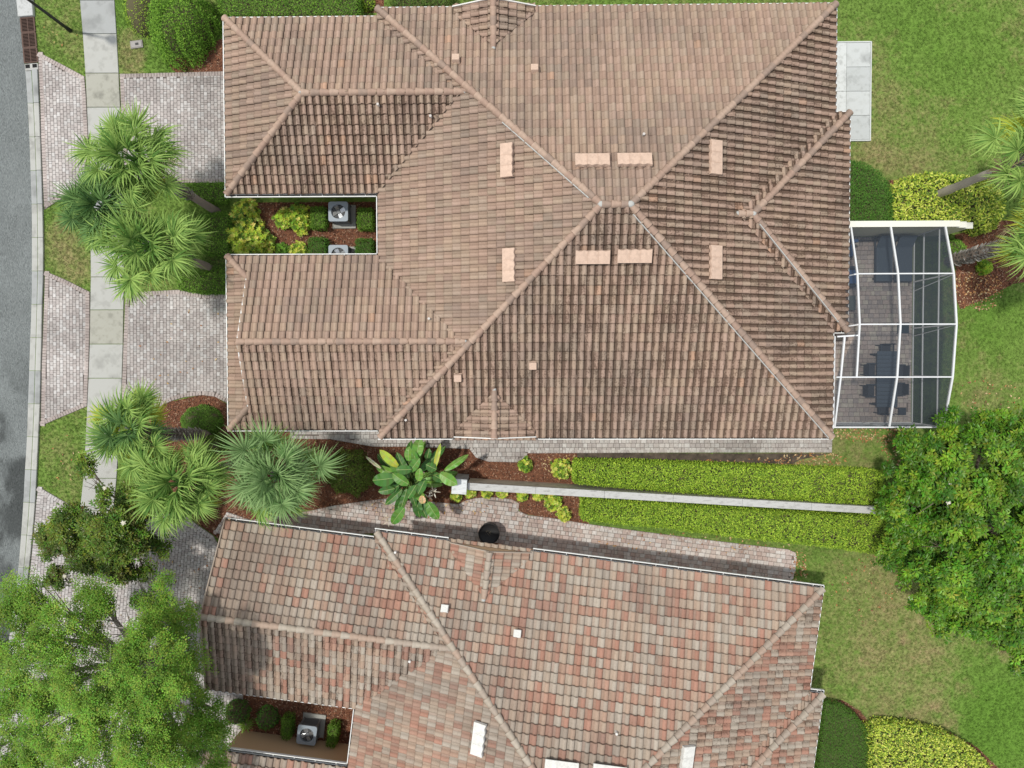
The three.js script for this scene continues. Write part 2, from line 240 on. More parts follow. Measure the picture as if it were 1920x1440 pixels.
const pathS = [[-10.65, 2.48], [-1.94, 2.49], [12.42, 2.74], [13.90, 2.86], [13.86, 3.91], [7.66, 3.91], [0.22, 3.94], [0.10, 4.23], [-0.26, 4.35], [-1.58, 4.32], [-2.14, 4.13], [-2.43, 3.74], [-5.33, 3.64], [-6.78, 3.64], [-8.72, 3.30], [-10.54, 3.28]];
paving('path', 'grey paved side path along the eaves of the large house', pathS, { tones: [[0.46, 0.43, 0.40], [0.52, 0.50, 0.47], [0.40, 0.36, 0.33], [0.34, 0.30, 0.28]], w: 0.2, l: 0.2, along: 'x', centre: [-0.98, 3.94], singles: 220, border: 0.15 });
const pathN = [[-14.13, 7.59], [-13.50, 6.61], [-12.41, 6.98], [-10.94, 6.76], [-9.72, 6.56], [-8.62, 6.32], [-7.28, 6.12], [-6.07, 5.97], [-4.37, 6.12], [-2.92, 6.24], [-2.58, 6.07], [-2.19, 5.97], [-1.35, 5.92], [-0.50, 6.02], [-0.16, 6.21], [-0.21, 6.55], [0.22, 6.74], [1.43, 6.89], [2.87, 7.13], [5.28, 7.46], [7.68, 7.77], [10.08, 8.06], [11.94, 8.27], [12.28, 8.42], [12.35, 8.71], [12.19, 9.63], [11.76, 9.77], [5.28, 9.01], [-1.96, 8.06], [-6.81, 7.58], [-11.19, 7.83]];
paving('path', 'pinkish paved path beside the gutter of the patchwork roofed house', pathN, { tones: pathTones, w: 0.19, l: 0.22, along: 'x', turn: TH, centre: [-0.75, 6.85], singles: 300, border: 0.13 });
const patio = [[12.3, -5.72], [17.36, -5.72], [17.36, 2.6], [11.9, 2.6], [11.9, -1.2]];
paving('patio', 'brown paved patio floor under the screened enclosure', patio, { tones: [[0.40, 0.31, 0.27], [0.34, 0.28, 0.25], [0.44, 0.36, 0.31], [0.30, 0.25, 0.23], [0.47, 0.42, 0.34]], w: 0.2, l: 0.24, along: 'x', centre: [15, -1], singles: 200, border: 0.14 });
// bark beds and bare soil
const mulchTex = texture(1024, 1024, (u, v) => {
  const a = vnoise(u * 160, v * 90, 71, 160, 90), b = vnoise(u * 80, v * 170, 72, 80, 170), c = fbm(u * 10, v * 10, 4, 73, 10, 10), k = 0.45 + 0.9 * (a * b) + 0.5 * (c - 0.5);
  return mix3([0.07, 0.036, 0.024], [0.19, 0.085, 0.05], clamp(k)).map((t) => t * (0.6 + 0.7 * a));
});
const mulchMat = mat([1, 1, 1], 1, { map: (() => { const t = mulchTex.clone(); t.repeat.set(0.33, 0.33); t.needsUpdate = true; return t; })() });
const beds = {
  court: [[-12.6, -7.4], [-5.5, -7.4], [-5.5, -4.2], [-12.6, -4.2]],
  south: [[-16.52, 1.65], [-15.78, 1.53], [-14.60, 1.27], [-14.02, 1.34], [-13.46, 1.68], [-13.35, 2.72], [-10.67, 2.61], [-1.94, 2.61], [2.44, 2.73], [2.44, 5.76], [3.00, 7.21], [0.70, 6.80], [-0.14, 6.66], [-0.26, 6.12], [-1.35, 5.93], [-2.44, 6.03], [-2.92, 6.25], [-6.81, 6.25], [-9.25, 6.62], [-13.53, 7.24], [-13.91, 7.85], [-14.76, 7.24], [-15.85, 6.38], [-16.81, 5.16], [-17.28, 3.94], [-17.32, 2.72]],
  palms: [[19.21, -5.81], [19.96, -5.99], [20.84, -6.39], [23.88, -6.61], [23.93, -3.90], [21.82, -3.62], [20.77, -3.06], [19.49, -2.50], [19.29, -2.97]],
  slim: [[16.22, -8.23], [16.69, -8.23], [16.71, -6.39], [16.24, -6.39]],
  top: [[-15.76, -13.80], [-15.20, -13.98], [-13.38, -14.77], [-13.16, -13.21], [-15.58, -13.23], [-15.86, -13.52]],
  topb: [[-7.32, -17.31], [-6.17, -17.29], [-6.18, -15.79], [-7.33, -15.80]],
  arc: [[13.62, 15.05], [14.47, 15.16], [15.29, 15.67], [15.85, 16.40], [17.35, 16.17], [19.32, 16.60], [20.53, 17.28], [21.50, 18.23], [22.20, 20.18], [13.31, 20.25]],
  court2: [[-12.0, -7.3], [-5.5, -7.3], [-5.5, -3.9], [-12.0, -3.9]].map(([x, z]) => toN(x, z)),
};
for (const [k, p] of Object.entries(beds)) { const g = setting('mulch_bed', `reddish bark bed ${({ court: 'in the courtyard between the garage wings', south: 'between the two houses', palms: 'under the palms beyond the screened patio', slim: 'strip beside the round clipped bush', top: 'round the large clipped bush', topb: 'behind the upper eave', arc: 'edging the dark quarter round hedge', court2: 'in the courtyard of the patchwork roofed house' })[k]}`); add(g, 'bark', sheet(p, k === 'south' ? 0.004 : 0.005), mulchMat); }
const soilPoly = [[2.44, 3.92], [13.88, 3.94], [12.45, 4.23], [11.98, 4.52], [7.68, 4.38], [2.44, 4.33]];
const soilTex = texture(512, 512, (u, v) => { const a = fbm(u * 14, v * 14, 5, 81, 14, 14), f = hash(Math.floor(u * 512), Math.floor(v * 512), 3); return mix3([0.055, 0.045, 0.036], [0.14, 0.11, 0.085], clamp(a * 1.5 - 0.3)).map((t) => t * (0.75 + 0.5 * f)); });
{ const g = setting('soil_strip', 'bare dark soil between the side path and the long hedge'); add(g, 'soil', sheet(soilPoly, 0.0045), mat([1, 1, 1], 1, { map: (() => { const t = soilTex.clone(); t.repeat.set(0.4, 0.4); t.needsUpdate = true; return t; })() })); }
// bark chips
reseed(23);
{
  const geo = new THREE.BoxGeometry(0.075, 0.012, 0.022), n = 30000, im = new THREE.InstancedMesh(geo, mat([1, 1, 1], 0.95), n), M = new THREE.Matrix4(), Q = new THREE.Quaternion(), E = new THREE.Euler(), c = new THREE.Color();
  const zones = Object.values(beds).map((p) => { const xs = p.map((a) => a[0]), zs = p.map((a) => a[1]); return { p, x0: Math.min(...xs), x1: Math.max(...xs), z0: Math.min(...zs), z1: Math.max(...zs) }; });
  const tot = zones.reduce((a, b) => a + (b.x1 - b.x0) * (b.z1 - b.z0), 0); let i = 0;
  const chip = [[0.22, 0.085, 0.05], [0.16, 0.065, 0.04], [0.30, 0.14, 0.08], [0.08, 0.04, 0.028], [0.38, 0.25, 0.17], [0.19, 0.095, 0.065]];
  const clear = [pathS, pathN, driveN, driveS, drive2];
  while (i < n) {
    let r = rnd() * tot, zn = zones[0]; for (const q of zones) { r -= (q.x1 - q.x0) * (q.z1 - q.z0); if (r <= 0) { zn = q; break; } }
    for (let g = 0; g < 40 && i < n; g++) {
      const x = rr(zn.x0, zn.x1), z = rr(zn.z0, zn.z1); if (!inPoly(zn.p, x, z) || clear.some((p) => inPoly(p, x, z))) continue;
      const sc = rr(0.6, 1.5); M.compose(new THREE.Vector3(x, rr(0.012, 0.035), z), Q.setFromEuler(E.set(rr(-0.3, 0.3), rr(0, 6.3), rr(-0.3, 0.3))), new THREE.Vector3(sc, 1, rr(0.6, 1.4))); im.setMatrixAt(i, M);
      const k = pick(chip), q = rr(0.8, 1.2); im.setColorAt(i, c.setRGB(k[0] * q, k[1] * q, k[2] * q)); i++;
    }
  }
  im.name = 'bark_chips'; im.userData = { kind: 'stuff', label: 'loose red brown bark chips strewn over the beds' }; im.castShadow = im.receiveShadow = true; scene.add(im);
}
// turf
reseed(31);
const cagePoly = [[12.2, -5.95], [18.3, -5.95], [18.3, -5.6], [17.5, -5.6], [17.5, 2.72], [12.2, 2.72]];
const slabPoly = [[12.2, -14.4], [15.45, -14.4], [15.45, -9.9], [12.2, -9.9]];
{
  const s = new Soup(), W = [1, 1, 1];
  for (let k = 0; k < 6; k++) { const a = k * 1.05 + 0.3 * (k % 2), ox = 0.02 * Math.cos(a * 2), oz = 0.02 * Math.sin(a * 3), l = 0.05 + 0.012 * (k % 3), h = 0.055 + 0.012 * (k % 2), dx = Math.cos(a), dz = Math.sin(a); s.tri([ox - dz * 0.008, 0, oz + dx * 0.008], [ox + dz * 0.008, 0, oz - dx * 0.008], [ox + dx * l, h, oz + dz * l], W); }
  const geo = s.geo(); geo.deleteAttribute('color'); geo.deleteAttribute('uv');
  const inner = [[-11.7, -13.8], [-5.5, -14.1], [12.2, -14.1], [12.2, -10], [12.8, -10], [12.8, -1.8], [12.2, -1.8], [12.2, 2.5], [-5.5, 2.5], [-11.7, 2.1]];
  const block = [inner, inner.map(([x, z]) => toN(x, z)), apronN, driveN, apronS, driveS, drive2, pathS, pathN, patio, cagePoly, slabPoly, soilPoly, ...Object.values(beds), [...walkL, ...[...walkR].reverse()], [...kerbOut, [-60, 30], [-60, -40]]];
  const bb = block.map((p) => [Math.min(...p.map((a) => a[0])), Math.max(...p.map((a) => a[0])), Math.min(...p.map((a) => a[1])), Math.max(...p.map((a) => a[1]))]);
  const spots = []; const n = 400000;
  for (let k = 0; k < n; k++) { const x = rr(-25, 25), z = rr(-18, 20); if (block.some((p, i) => x > bb[i][0] && x < bb[i][1] && z > bb[i][2] && z < bb[i][3] && inPoly(p, x, z))) continue; spots.push([x, z]); }
  const im = new THREE.InstancedMesh(geo, mat([1, 1, 1], 0.75), spots.length), M = new THREE.Matrix4(), Q = new THREE.Quaternion(), E = new THREE.Euler(), c = new THREE.Color();
  spots.forEach(([x, z], i) => { const sc = rr(0.55, 1.15); M.compose(new THREE.Vector3(x, 0, z), Q.setFromEuler(E.set(0, rr(0, 6.3), 0)), new THREE.Vector3(sc, rr(0.6, 1.3), sc)); im.setMatrixAt(i, M); const k = lawn(x, z), q = rr(0.65, 1.55); im.setColorAt(i, c.setRGB(k[0] * q, k[1] * q, k[2] * q)); });
  im.name = 'grass'; im.userData = { kind: 'stuff', label: 'short mown turf blades covering the lawns' }; im.castShadow = im.receiveShadow = true; scene.add(im);
  console.log('turf', spots.length);
}
// concrete slab behind the house
{
  const g = setting('concrete_slab', 'pale concrete slab beside the rear lawn'), m1 = conc([0.50, 0.52, 0.52], 0.23), m2 = conc([0.45, 0.47, 0.47], 0.29), m3 = conc([0.56, 0.58, 0.58], 0.4);
  const x0 = 12.4, xa = 14.32, x1 = 15.36, z0 = -14.25, z1 = -10.0, rows = 4;
  for (let k = 0; k < rows; k++) { const a = lerp(z0, z1, k / rows) + 0.006, b = lerp(z0, z1, (k + 1) / rows) - 0.006; add(g, 'slab_panel', slab([[xa + 0.006, a], [x1, a], [x1, b], [xa + 0.006, b]], -0.02, 0.1, 0.008), k % 2 ? m2 : m1); }
  for (let k = 0; k < 2; k++) { const a = lerp(z0, z1, k / 2) + 0.006, b = lerp(z0, z1, (k + 1) / 2) - 0.006; add(g, 'slab_panel', slab([[x0, a], [xa - 0.006, a], [xa - 0.006, b], [x0, b]], -0.02, 0.103, 0.008), m3); }
  add(g, 'edging', join([box(0.05, 0.12, z1 - z0 + 0.1, x1 + 0.031, 0.048, (z0 + z1) / 2), box(x1 - x0, 0.12, 0.05, (x0 + x1) / 2, 0.048, z1 + 0.031), box(x1 - x0, 0.12, 0.05, (x0 + x1) / 2, 0.048, z0 - 0.031)]), m3);
}

// ---------------------------------------------------------------- the two houses
const PITCH = 0.39, EAVE = 2.75, ZC = -5.82;
const TW = 0.29, TE = 0.352;                                     // one tile: cover width, cover length in plan
const PROFILE = [[0, 0.012], [0.07, 0.0], [0.3, 0.0], [0.38, 0.014], [0.45, 0.052], [0.56, 0.088], [0.7, 0.102], [0.83, 0.092], [0.94, 0.068], [1.02, 0.042]];
function stainMap(amount, s0) {                                  // algae and soot on the tiles, in the tiles' own rows and columns
  return texture(1024, 1024, (u, v) => {
    const tu = md(u * 14, 1), streak = fbm(u * 56, v * 14, 3, s0, 56, 14), fine = fbm(u * 120, v * 120, 3, s0 + 7, 120, 120), big = fbm(u * 6, v * 6, 3, s0 + 15, 6, 6), sp = hash(Math.floor(u * 1024), Math.floor(v * 1024), s0);
    const pan = 1 - smooth(0.3, 0.5, tu) + smooth(0.95, 1, tu), seam = Math.max(1 - smooth(0.03, 0.13, tu), smooth(0.95, 1, tu));
    const k = clamp((streak * 0.55 + fine * 0.8 + (big - 0.5) * 0.5 + pan * 0.44 * amount - 0.98 + amount * 0.36) * 2.8) * clamp(0.3 + amount), tv = md(v * 14 - 0.085 / TE, 1), nose = Math.max(1 - smooth(0.03, 0.1, tv), smooth(0.965, 1, tv)), grime = Math.max(seam, nose) * smooth(0.3, 0.62, streak * 0.6 + fine * 0.5) * (0.45 + 0.4 * amount);
    const c = mix3([1, 1, 1], [0.25, 0.225, 0.21], clamp(k * 0.82 + grime)), q = 1 + 0.24 * (sp - 0.5) + 0.34 * (fine - 0.5); return c.map((t) => t * q * 0.96);
  });
}
const tileMats = [0.22, 0.55, 0.92].map((a, i) => mat([1, 1, 1], 0.88, { map: stainMap(a, 101 + i * 50), vertexColors: true }));
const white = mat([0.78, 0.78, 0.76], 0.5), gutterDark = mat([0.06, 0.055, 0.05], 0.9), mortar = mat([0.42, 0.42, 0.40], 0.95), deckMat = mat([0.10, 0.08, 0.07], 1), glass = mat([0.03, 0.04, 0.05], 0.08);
function clipHalf(pts, nx, nz, d) { const out = []; for (let i = 0; i < pts.length; i++) { const a = pts[i], b = pts[(i + 1) % pts.length], da = nx * a.u + nz * a.v - d, db = nx * b.u + nz * b.v - d; if (da >= 0) out.push(a); if ((da >= 0) !== (db >= 0)) { const t = da / (da - db), m = {}; for (const k of ['u', 'v', 'h', 'nu', 'nv', 'nh']) m[k] = lerp(a[k], b[k], t); m.c = mix3(a.c, b.c, t); out.push(m); } } return out; }
// A roof slope: eave corner o, unit direction e along the eave, unit direction g up the slope (both in plan), convex pieces of its plan as [u, v] points.
function tileSlope(list, { o, e, g, polys, skip, stain, tones, base = EAVE, deep = 1 }) {
  const prep = polys.map((poly) => { let area = 0; poly.forEach((a, i) => { const b = poly[(i + 1) % poly.length]; area += a[0] * b[1] - b[0] * a[1]; }); const pp = area < 0 ? [...poly].reverse() : poly; return pp.map((a, i) => { const b = pp[(i + 1) % pp.length], nx = -(b[1] - a[1]), nz = b[0] - a[0], l = Math.hypot(nx, nz); return [nx / l, nz / l, (nx * a[0] + nz * a[1]) / l]; }); });
  const all = polys.flat(), u0 = Math.min(...all.map((a) => a[0])), u1 = Math.max(...all.map((a) => a[0])), v1 = Math.max(...all.map((a) => a[1]));
  const W = (u, v, h) => [o[0] + e[0] * u + g[0] * v, base + PITCH * v + h, o[1] + e[1] * u + g[1] * v];
  const slopeN = [-PITCH * g[0], 1, -PITCH * g[1]];
  let row = 0; const flip = e[0] * g[1] - e[1] * g[0] > 0;
  for (let v = 0.085; v < v1; v += TE, row++) for (let u = u0; u < u1; u += TW) {
    const whole = prep.some((pl) => [[u, v], [u + TW, v], [u, v + TE], [u + TW, v + TE]].every(([a, b]) => pl.every(([nx, nz, d]) => nx * a + nz * b - d >= 0)));
    if (!whole && !prep.some((pl) => pl.every(([nx, nz, d]) => nx * (u + TW / 2) + nz * (v + TE / 2) - d >= -0.33))) continue;
    const cx = W(u + TW / 2, v + TE / 2, 0); if (skip && skip(cx[0], cx[2])) continue;
    const col = tones(cx[0], cx[2]), dimB = rr(0.84, 1.0), colB = mix3(col, tones(cx[0], cx[2]), 0.3).map((t) => t * dimB), tris = [], lift = 0.078, jit = rr(-0.008, 0.008) + (rnd() < 0.02 ? 0.02 : 0), end = TE + 0.075, skew = rr(-0.012, 0.012);
    const P0 = (i, r) => { const [t, h] = PROFILE[i], vv = r * end; const hh = h * deep + lift * (1 - r) + jit, i0 = Math.max(0, i - 1), i1 = Math.min(PROFILE.length - 1, i + 1), sl = deep * (PROFILE[i1][1] - PROFILE[i0][1]) / ((PROFILE[i1][0] - PROFILE[i0][0]) * TW); return { u: u + t * TW, v: v + vv + skew * (1 - r), h: hh, nu: -sl, nv: lift / end, nh: 1, c: i > 3 ? col : colB }; };
    for (let i = 0; i < PROFILE.length - 1; i++) {
      const a = P0(i, 0), b = P0(i + 1, 0), c = P0(i + 1, 1), d = P0(i, 1); tris.push([a, b, c], [a, c, d]);
      const bf = (p) => ({ ...p, nu: 0, nv: -1, nh: 0.1 }), lo = (p) => ({ ...p, h: p.h - 0.02, nu: 0, nv: -1, nh: 0.1 }); tris.push([bf(a), lo(a), lo(b)], [bf(a), lo(b), bf(b)]);
    }
    const soup = new Soup();
    const emit = (p) => { const w = W(p.u, p.v, p.h), n = new THREE.Vector3(e[0] * p.nu + g[0] * p.nv + slopeN[0] * p.nh, slopeN[1] * p.nh, e[1] * p.nu + g[1] * p.nv + slopeN[2] * p.nh).normalize(); soup.v(w, [n.x, n.y, n.z], p.c, (p.u - u0) / (14 * TW), p.v / (14 * TE)); };
    if (flip) tris.forEach((t) => t.reverse());
    if (whole) tris.flat().forEach(emit);
    else for (const pl of prep) for (const t of tris) { let q = t; for (const [nx, nz, d] of pl) { q = clipHalf(q, nx, nz, d); if (q.length < 3) break; } for (let i = 1; i + 1 < q.length; i++) { emit(q[0]); emit(q[i]); emit(q[i + 1]); } }
    if (soup.p.length) list.push({ soup, stain, whole, at: cx });
  }
}
const capGeo = (() => { const s = new Soup(), n = 8, W = [1, 1, 1], ring = (z, r, sq) => { const a = []; for (let i = 0; i <= n; i++) { const t = Math.PI * (i / n) * 1.16 - 0.08 * Math.PI; a.push([Math.cos(t) * r, Math.sin(t) * r * sq, z]); } return a; };
  const A = ring(0, 0.152, 0.9), B = ring(0.40, 0.104, 0.9), C = ring(0, 0.1, 0.8);
  for (let i = 0; i < n; i++) { const t = Math.PI * ((i + 0.5) / n), f = (p) => { const l = Math.hypot(p[0], p[1]); return [p[0] / l, p[1] / l, -0.05]; }; for (const p of [A[i], A[i + 1], B[i + 1], A[i], B[i + 1], B[i]]) s.v(p, f(p), W, p[0] * 0.4 + 0.2, p[2] * 0.4); for (const p of [A[i], C[i], C[i + 1], A[i], C[i + 1], A[i + 1]]) s.v(p, [0, 0, -1], W, p[0], p[1]); }
  const g = s.geo(); g.deleteAttribute('color'); return g; })();
function ridgeRun(G, a, b, mats) {                               // cap tiles lapped uphill from a to b
  const A = new THREE.Vector3(...a), B = new THREE.Vector3(...b), d = B.clone().sub(A), L = d.length(), n = Math.max(1, Math.round(L / 0.36)); d.normalize();
  const m = new THREE.Matrix4().lookAt(B, A, new THREE.Vector3(0, 1, 0)), q = new THREE.Quaternion().setFromRotationMatrix(m);
  for (let k = 0; k < n; k++) { const o = add(G, 'ridge_tile', capGeo, pick(mats)); o.position.copy(A).addScaledVector(d, L * k / n); o.position.y += 0.075 + rr(-0.012, 0.012); o.quaternion.copy(q); o.rotateZ(rr(-0.12, 0.12)); o.rotateY(rr(-0.03, 0.03)); o.rotateX(0.06); o.scale.z = L / n / 0.36; }
}
function gutterRun(a, b, out) {                                   // channel, lip and straps; out: unit outward direction in plan
  const dx = b[0] - a[0], dz = b[1] - a[1], L = Math.hypot(dx, dz), ux = dx / L, uz = dz / L, ry = -Math.atan2(uz, ux), mid = (d) => [(a[0] + b[0]) / 2 + out[0] * d, (a[1] + b[1]) / 2 + out[1] * d], w = [], m1 = mid(-0.012), m2 = mid(-0.065), m3 = mid(-0.125);
  w.push(box(L, 0.11, 0.012, m1[0], EAVE - 0.075, m1[1], ry), box(L, 0.016, 0.034, mid(-0.017)[0], EAVE - 0.012, mid(-0.017)[1], ry), box(L - 0.02, 0.01, 0.11, m2[0], EAVE - 0.125, m2[1], ry), box(L - 0.02, 0.16, 0.018, m3[0], EAVE - 0.1, m3[1], ry));
  const n = Math.round(L / 0.95); for (let k = 0; k < n; k++) { const t = (k + 0.5) / n; w.push(box(0.022, 0.012, 0.11, a[0] + dx * t - out[0] * 0.066, EAVE - 0.02, a[1] + dz * t - out[1] * 0.066, ry)); }
  return w;
}
function vent(G, [x, z], g, big, m) {                            // low box vent lying on the slope; g: uphill direction in plan
  const y = roofY(x, z), root = new THREE.Group(); root.name = 'roof_vent'; G.add(root); root.position.set(x, y + 0.06, z);
  root.rotation.order = 'YXZ'; root.rotation.y = Math.atan2(g[0], g[1]); root.rotation.x = -Math.atan(PITCH);
  if (big) {
    const s = new THREE.Shape(), w = 0.62, d = 0.24; s.moveTo(-w, -d); s.lineTo(w, -d); s.lineTo(w, d); for (let k = 0; k <= 24; k++) { const t = k / 24; s.lineTo(w - 2 * w * t, d - 0.018 + 0.018 * Math.cos(t * Math.PI * 2 * 4)); } s.closePath();
    const ge = new THREE.ExtrudeGeometry(s, { depth: 0.13, bevelEnabled: true, bevelSize: 0.014, bevelThickness: 0.014, bevelSegments: 2 }); ge.rotateX(Math.PI / 2); ge.translate(0, 0.2, 0); add(root, 'hood', ge, m); add(root, 'seam', join([box(0.014, 0.012, 0.42, -0.2, 0.219, 0), box(0.014, 0.012, 0.42, 0.2, 0.219, 0)]), m); add(root, 'louvre', join([0, 1, 2].map((k) => box(1.1, 0.014, 0.02, 0, 0.08 + k * 0.04, -0.262))), gutterDark); add(root, 'flange', box(1.2, 0.06, 0.44, 0, 0.03, 0), m);
  } else { add(root, 'hood', rbox(0.29, 0.2, 0.29, 0.02, 0, 0.13, 0), m); add(root, 'flange', box(0.31, 0.03, 0.31, 0, 0.02, 0), m); }
}
const XA = -12.26, XM = -6.02, XR = 12.74, XB = 13.32, HM = 8.855, HW = 3.6725, CW = 4.8375, HB = 4.505, RL = XM + HM, RRX = XR - HM, GX = -1.15, GH = 1.72;
function roofY(x, z) {
  const hs = [Math.min(x - XM, XR - x, HM - Math.abs(z - ZC))];
  for (const s of [-1, 1]) if (x < XM + HW) hs.push(Math.min(x - XA, HW - Math.abs(z - ZC - s * CW)));
  if (x > XR - HB) hs.push(Math.min(XB - x, HB - Math.abs(z - ZC)));
  return EAVE + PITCH * Math.max(...hs);
}
function house(G, o) {
  const list = [], caps = [], Y = (h) => EAVE + PITCH * h, T = o.tones, slope = (q) => tileSlope(list, { ...q, deep: o.deep ?? 1 });
  const tri = (x0, z0, z1, x1, zr) => (x, z) => { const f = (x - x0) / (x1 - x0); return f > 0.02 && Math.abs(z - zr) < (z1 - z0) / 2 * (1 - f) - 0.42; };
  const inW = [-1, 1].map((s) => tri(XM, ZC + s * CW - HW, ZC + s * CW + HW, XM + HW, ZC + s * CW)), inB = (x, z) => { const d = HB - Math.abs(z - ZC); return x > XR - d + 0.42; };
  const gab = (s) => (x, z) => { const d = s > 0 ? ZC + HM - z : z - (ZC - HM); return Math.abs(x - GX) < GH - d - 0.4; };
  // main hip roof
  const Z0 = ZC - HM, Z1 = ZC + HM, LM = XR - XM, trap = [[0, 0], [LM, 0], [RRX - XM, HM], [RL - XM, HM]];
  slope({ o: [XM, Z0], e: [1, 0], g: [0, 1], polys: [trap], tones: T, stain: o.stain.N, skip: gab(-1) });
  slope({ o: [XM, Z1], e: [1, 0], g: [0, -1], polys: [trap], tones: T, stain: o.stain.S, skip: gab(1) });
  const tr = [[0, 0], [2 * HM, 0], [HM, HM]];
  slope({ o: [XM, Z0], e: [0, 1], g: [1, 0], polys: [tr], tones: T, stain: o.stain.W, skip: (x, z) => inW[0](x, z) || inW[1](x, z) });
  slope({ o: [XR, Z0], e: [0, 1], g: [-1, 0], polys: [tr], tones: T, stain: o.stain.E, skip: inB });
  const rY = Y(HM); caps.push([[RL, rY, ZC], [RRX, rY, ZC]]);
  for (const [x, z, rx] of [[XM, Z0, RL], [XM, Z1, RL], [XR, Z0, RRX], [XR, Z1, RRX]]) caps.push([[x + Math.sign(rx - x) * 0.12, Y(0.12) + 0.03, z + Math.sign(ZC - z) * 0.12], [rx, rY, ZC]]);
  // garage wings
  [-1, 1].forEach((s, k) => {
    const zr = ZC + s * CW, za = zr - HW, zb = zr + HW, kind = o.wings[k], cut = kind === 'hip' ? HW : kind === 'gable' ? 0 : 1.02, L0 = XM - XA, L1 = XM + HW - XA;
    const pieces = cut === HW ? [[[0, 0], [L0, 0], [L1, HW], [HW, HW]]] : [...(cut ? [[[0, 0], [L0, 0], [L0 + cut, cut], [cut, cut]]] : []), [[cut, cut], [L0 + cut, cut], [L1, HW], [cut, HW]]];
    slope({ o: [XA, za], e: [1, 0], g: [0, 1], polys: pieces, tones: T, stain: o.stain.wN[k] }); slope({ o: [XA, zb], e: [1, 0], g: [0, -1], polys: pieces, tones: T, stain: o.stain.wS[k] });
    if (cut) slope({ o: [XA, za], e: [0, 1], g: [1, 0], polys: [cut === HW ? [[0, 0], [2 * HW, 0], [HW, HW]] : [[0, 0], [2 * HW, 0], [2 * HW - cut, cut], [cut, cut]]], tones: T, stain: o.stain.wW[k] });
    caps.push([[XA + cut, Y(HW), zr], [XM + HW + 0.05, Y(HW), zr]]);
    if (cut) for (const [z, d] of [[za, 1], [zb, -1]]) caps.push([[XA + 0.1, Y(0.1) + 0.03, z + d * 0.1], [XA + cut, Y(cut), z + d * cut]]);
    if (cut !== HW) {                                            // gable end: wall triangle, white rake boards
      const x = XA + cut, wall = new THREE.BufferGeometry(); const sh = new THREE.Shape([new THREE.Vector2(-(HW - cut), 0), new THREE.Vector2(HW - cut, 0), new THREE.Vector2(0, PITCH * (HW - cut))]), ge = new THREE.ExtrudeGeometry(sh, { depth: 0.1, bevelEnabled: false }); ge.rotateY(Math.PI / 2); ge.translate(x + 0.1, Y(cut) - 0.02, zr);
      add(G, 'gable_wall', ge, o.wall);
      for (const d of [-1, 1]) add(G, 'rake_board', bar([x + 0.012, Y(cut) + 0.03, zr + d * (HW - cut)], [x + 0.012, Y(HW) + 0.05, zr], 0.045, 0.15), o.rake);
    }
    const cap = new THREE.SphereGeometry(0.12, 7, 4); cap.scale(1, 0.75, 0.8); if (cut === HW) add(G, 'mortar_cap', cap, mortar, [XA + HW - 0.02, Y(HW) + 0.08, zr]); const c2 = new THREE.SphereGeometry(0.09, 7, 4); add(G, 'mortar_cap', c2, mortar, [XM + HW + 0.1, Y(HW) + 0.06, zr]);
  });
  // rear bay
  {
    const za = ZC - HB, zb = ZC + HB, XP = XB - HB, XQ = XR - HB, L = XB - XQ, back = [[0, 0], [0.58, 0], [L, HB], [HB, HB]];
    slope({ o: [XB, za], e: [-1, 0], g: [0, 1], polys: [back], tones: T, stain: o.stain.bN }); slope({ o: [XB, zb], e: [-1, 0], g: [0, -1], polys: [back], tones: T, stain: o.stain.bS });
    slope({ o: [XB, za], e: [0, 1], g: [-1, 0], polys: [[[0, 0], [2 * HB, 0], [HB, HB]]], tones: T, stain: o.stain.E });
    for (const z of [za, zb]) caps.push([[XB - 0.1, Y(0.1) + 0.03, z + Math.sign(ZC - z) * 0.1], [XP, Y(HB), ZC]]); caps.push([[XQ, Y(HB), ZC], [XP, Y(HB), ZC]]);
    for (const x of [XP, XQ]) { const c = new THREE.SphereGeometry(0.12, 7, 4); add(G, 'mortar_cap', c, mortar, [x + 0.02, Y(HB) + 0.06, ZC]); }
  }
  // little entrance gables on the long eaves
  for (const s of [-1, 1]) {
    const zE = ZC + s * (HM + 0.1), zt = ZC + s * (HM - GH), sk = 0.24, L = Math.abs(zE - zt) - sk, zg = zE - s * sk;
    for (const d of [-1, 1]) slope({ o: [GX + d * GH, zg], e: [0, -s], g: [-d, 0], polys: [[[0, 0], [0.24, 0], [L + 0.3, GH], [0, GH]]], tones: T, stain: o.stain.gable, base: EAVE + 0.15 });
    slope({ o: [GX - GH, zE], e: [1, 0], g: [0, -s], polys: [[[0, 0], [2 * GH, 0], [2 * GH - 0.1, sk], [0.1, sk]]], tones: T, stain: 0 });
    caps.push([[GX, Y(GH) + 0.15, zg], [GX, Y(GH) + 0.15, zt - s * 0.3]]);
    const sh = new THREE.Shape([new THREE.Vector2(-GH + 0.05, 0), new THREE.Vector2(GH - 0.05, 0), new THREE.Vector2(GH - 0.05, 0.15), new THREE.Vector2(0, PITCH * GH + 0.15), new THREE.Vector2(-GH + 0.05, 0.15)]), ge = new THREE.ExtrudeGeometry(sh, { depth: 0.08, bevelEnabled: false }); ge.translate(GX, Y(0) - 0.02, s > 0 ? zg - 0.1 : zg + 0.02); add(G, 'gable_wall', ge, o.wall);
    for (const d of [-1, 1]) add(G, 'rake_board', bar([GX + d * (GH - 0.05), Y(0) + 0.22, zg], [GX, Y(GH) + 0.21, zg], 0.04, 0.12), o.rake);
    const c = new THREE.SphereGeometry(0.1, 7, 4); add(G, 'mortar_cap', c, mortar, [GX, Y(GH) + 0.2, zt - s * 0.38]);
  }
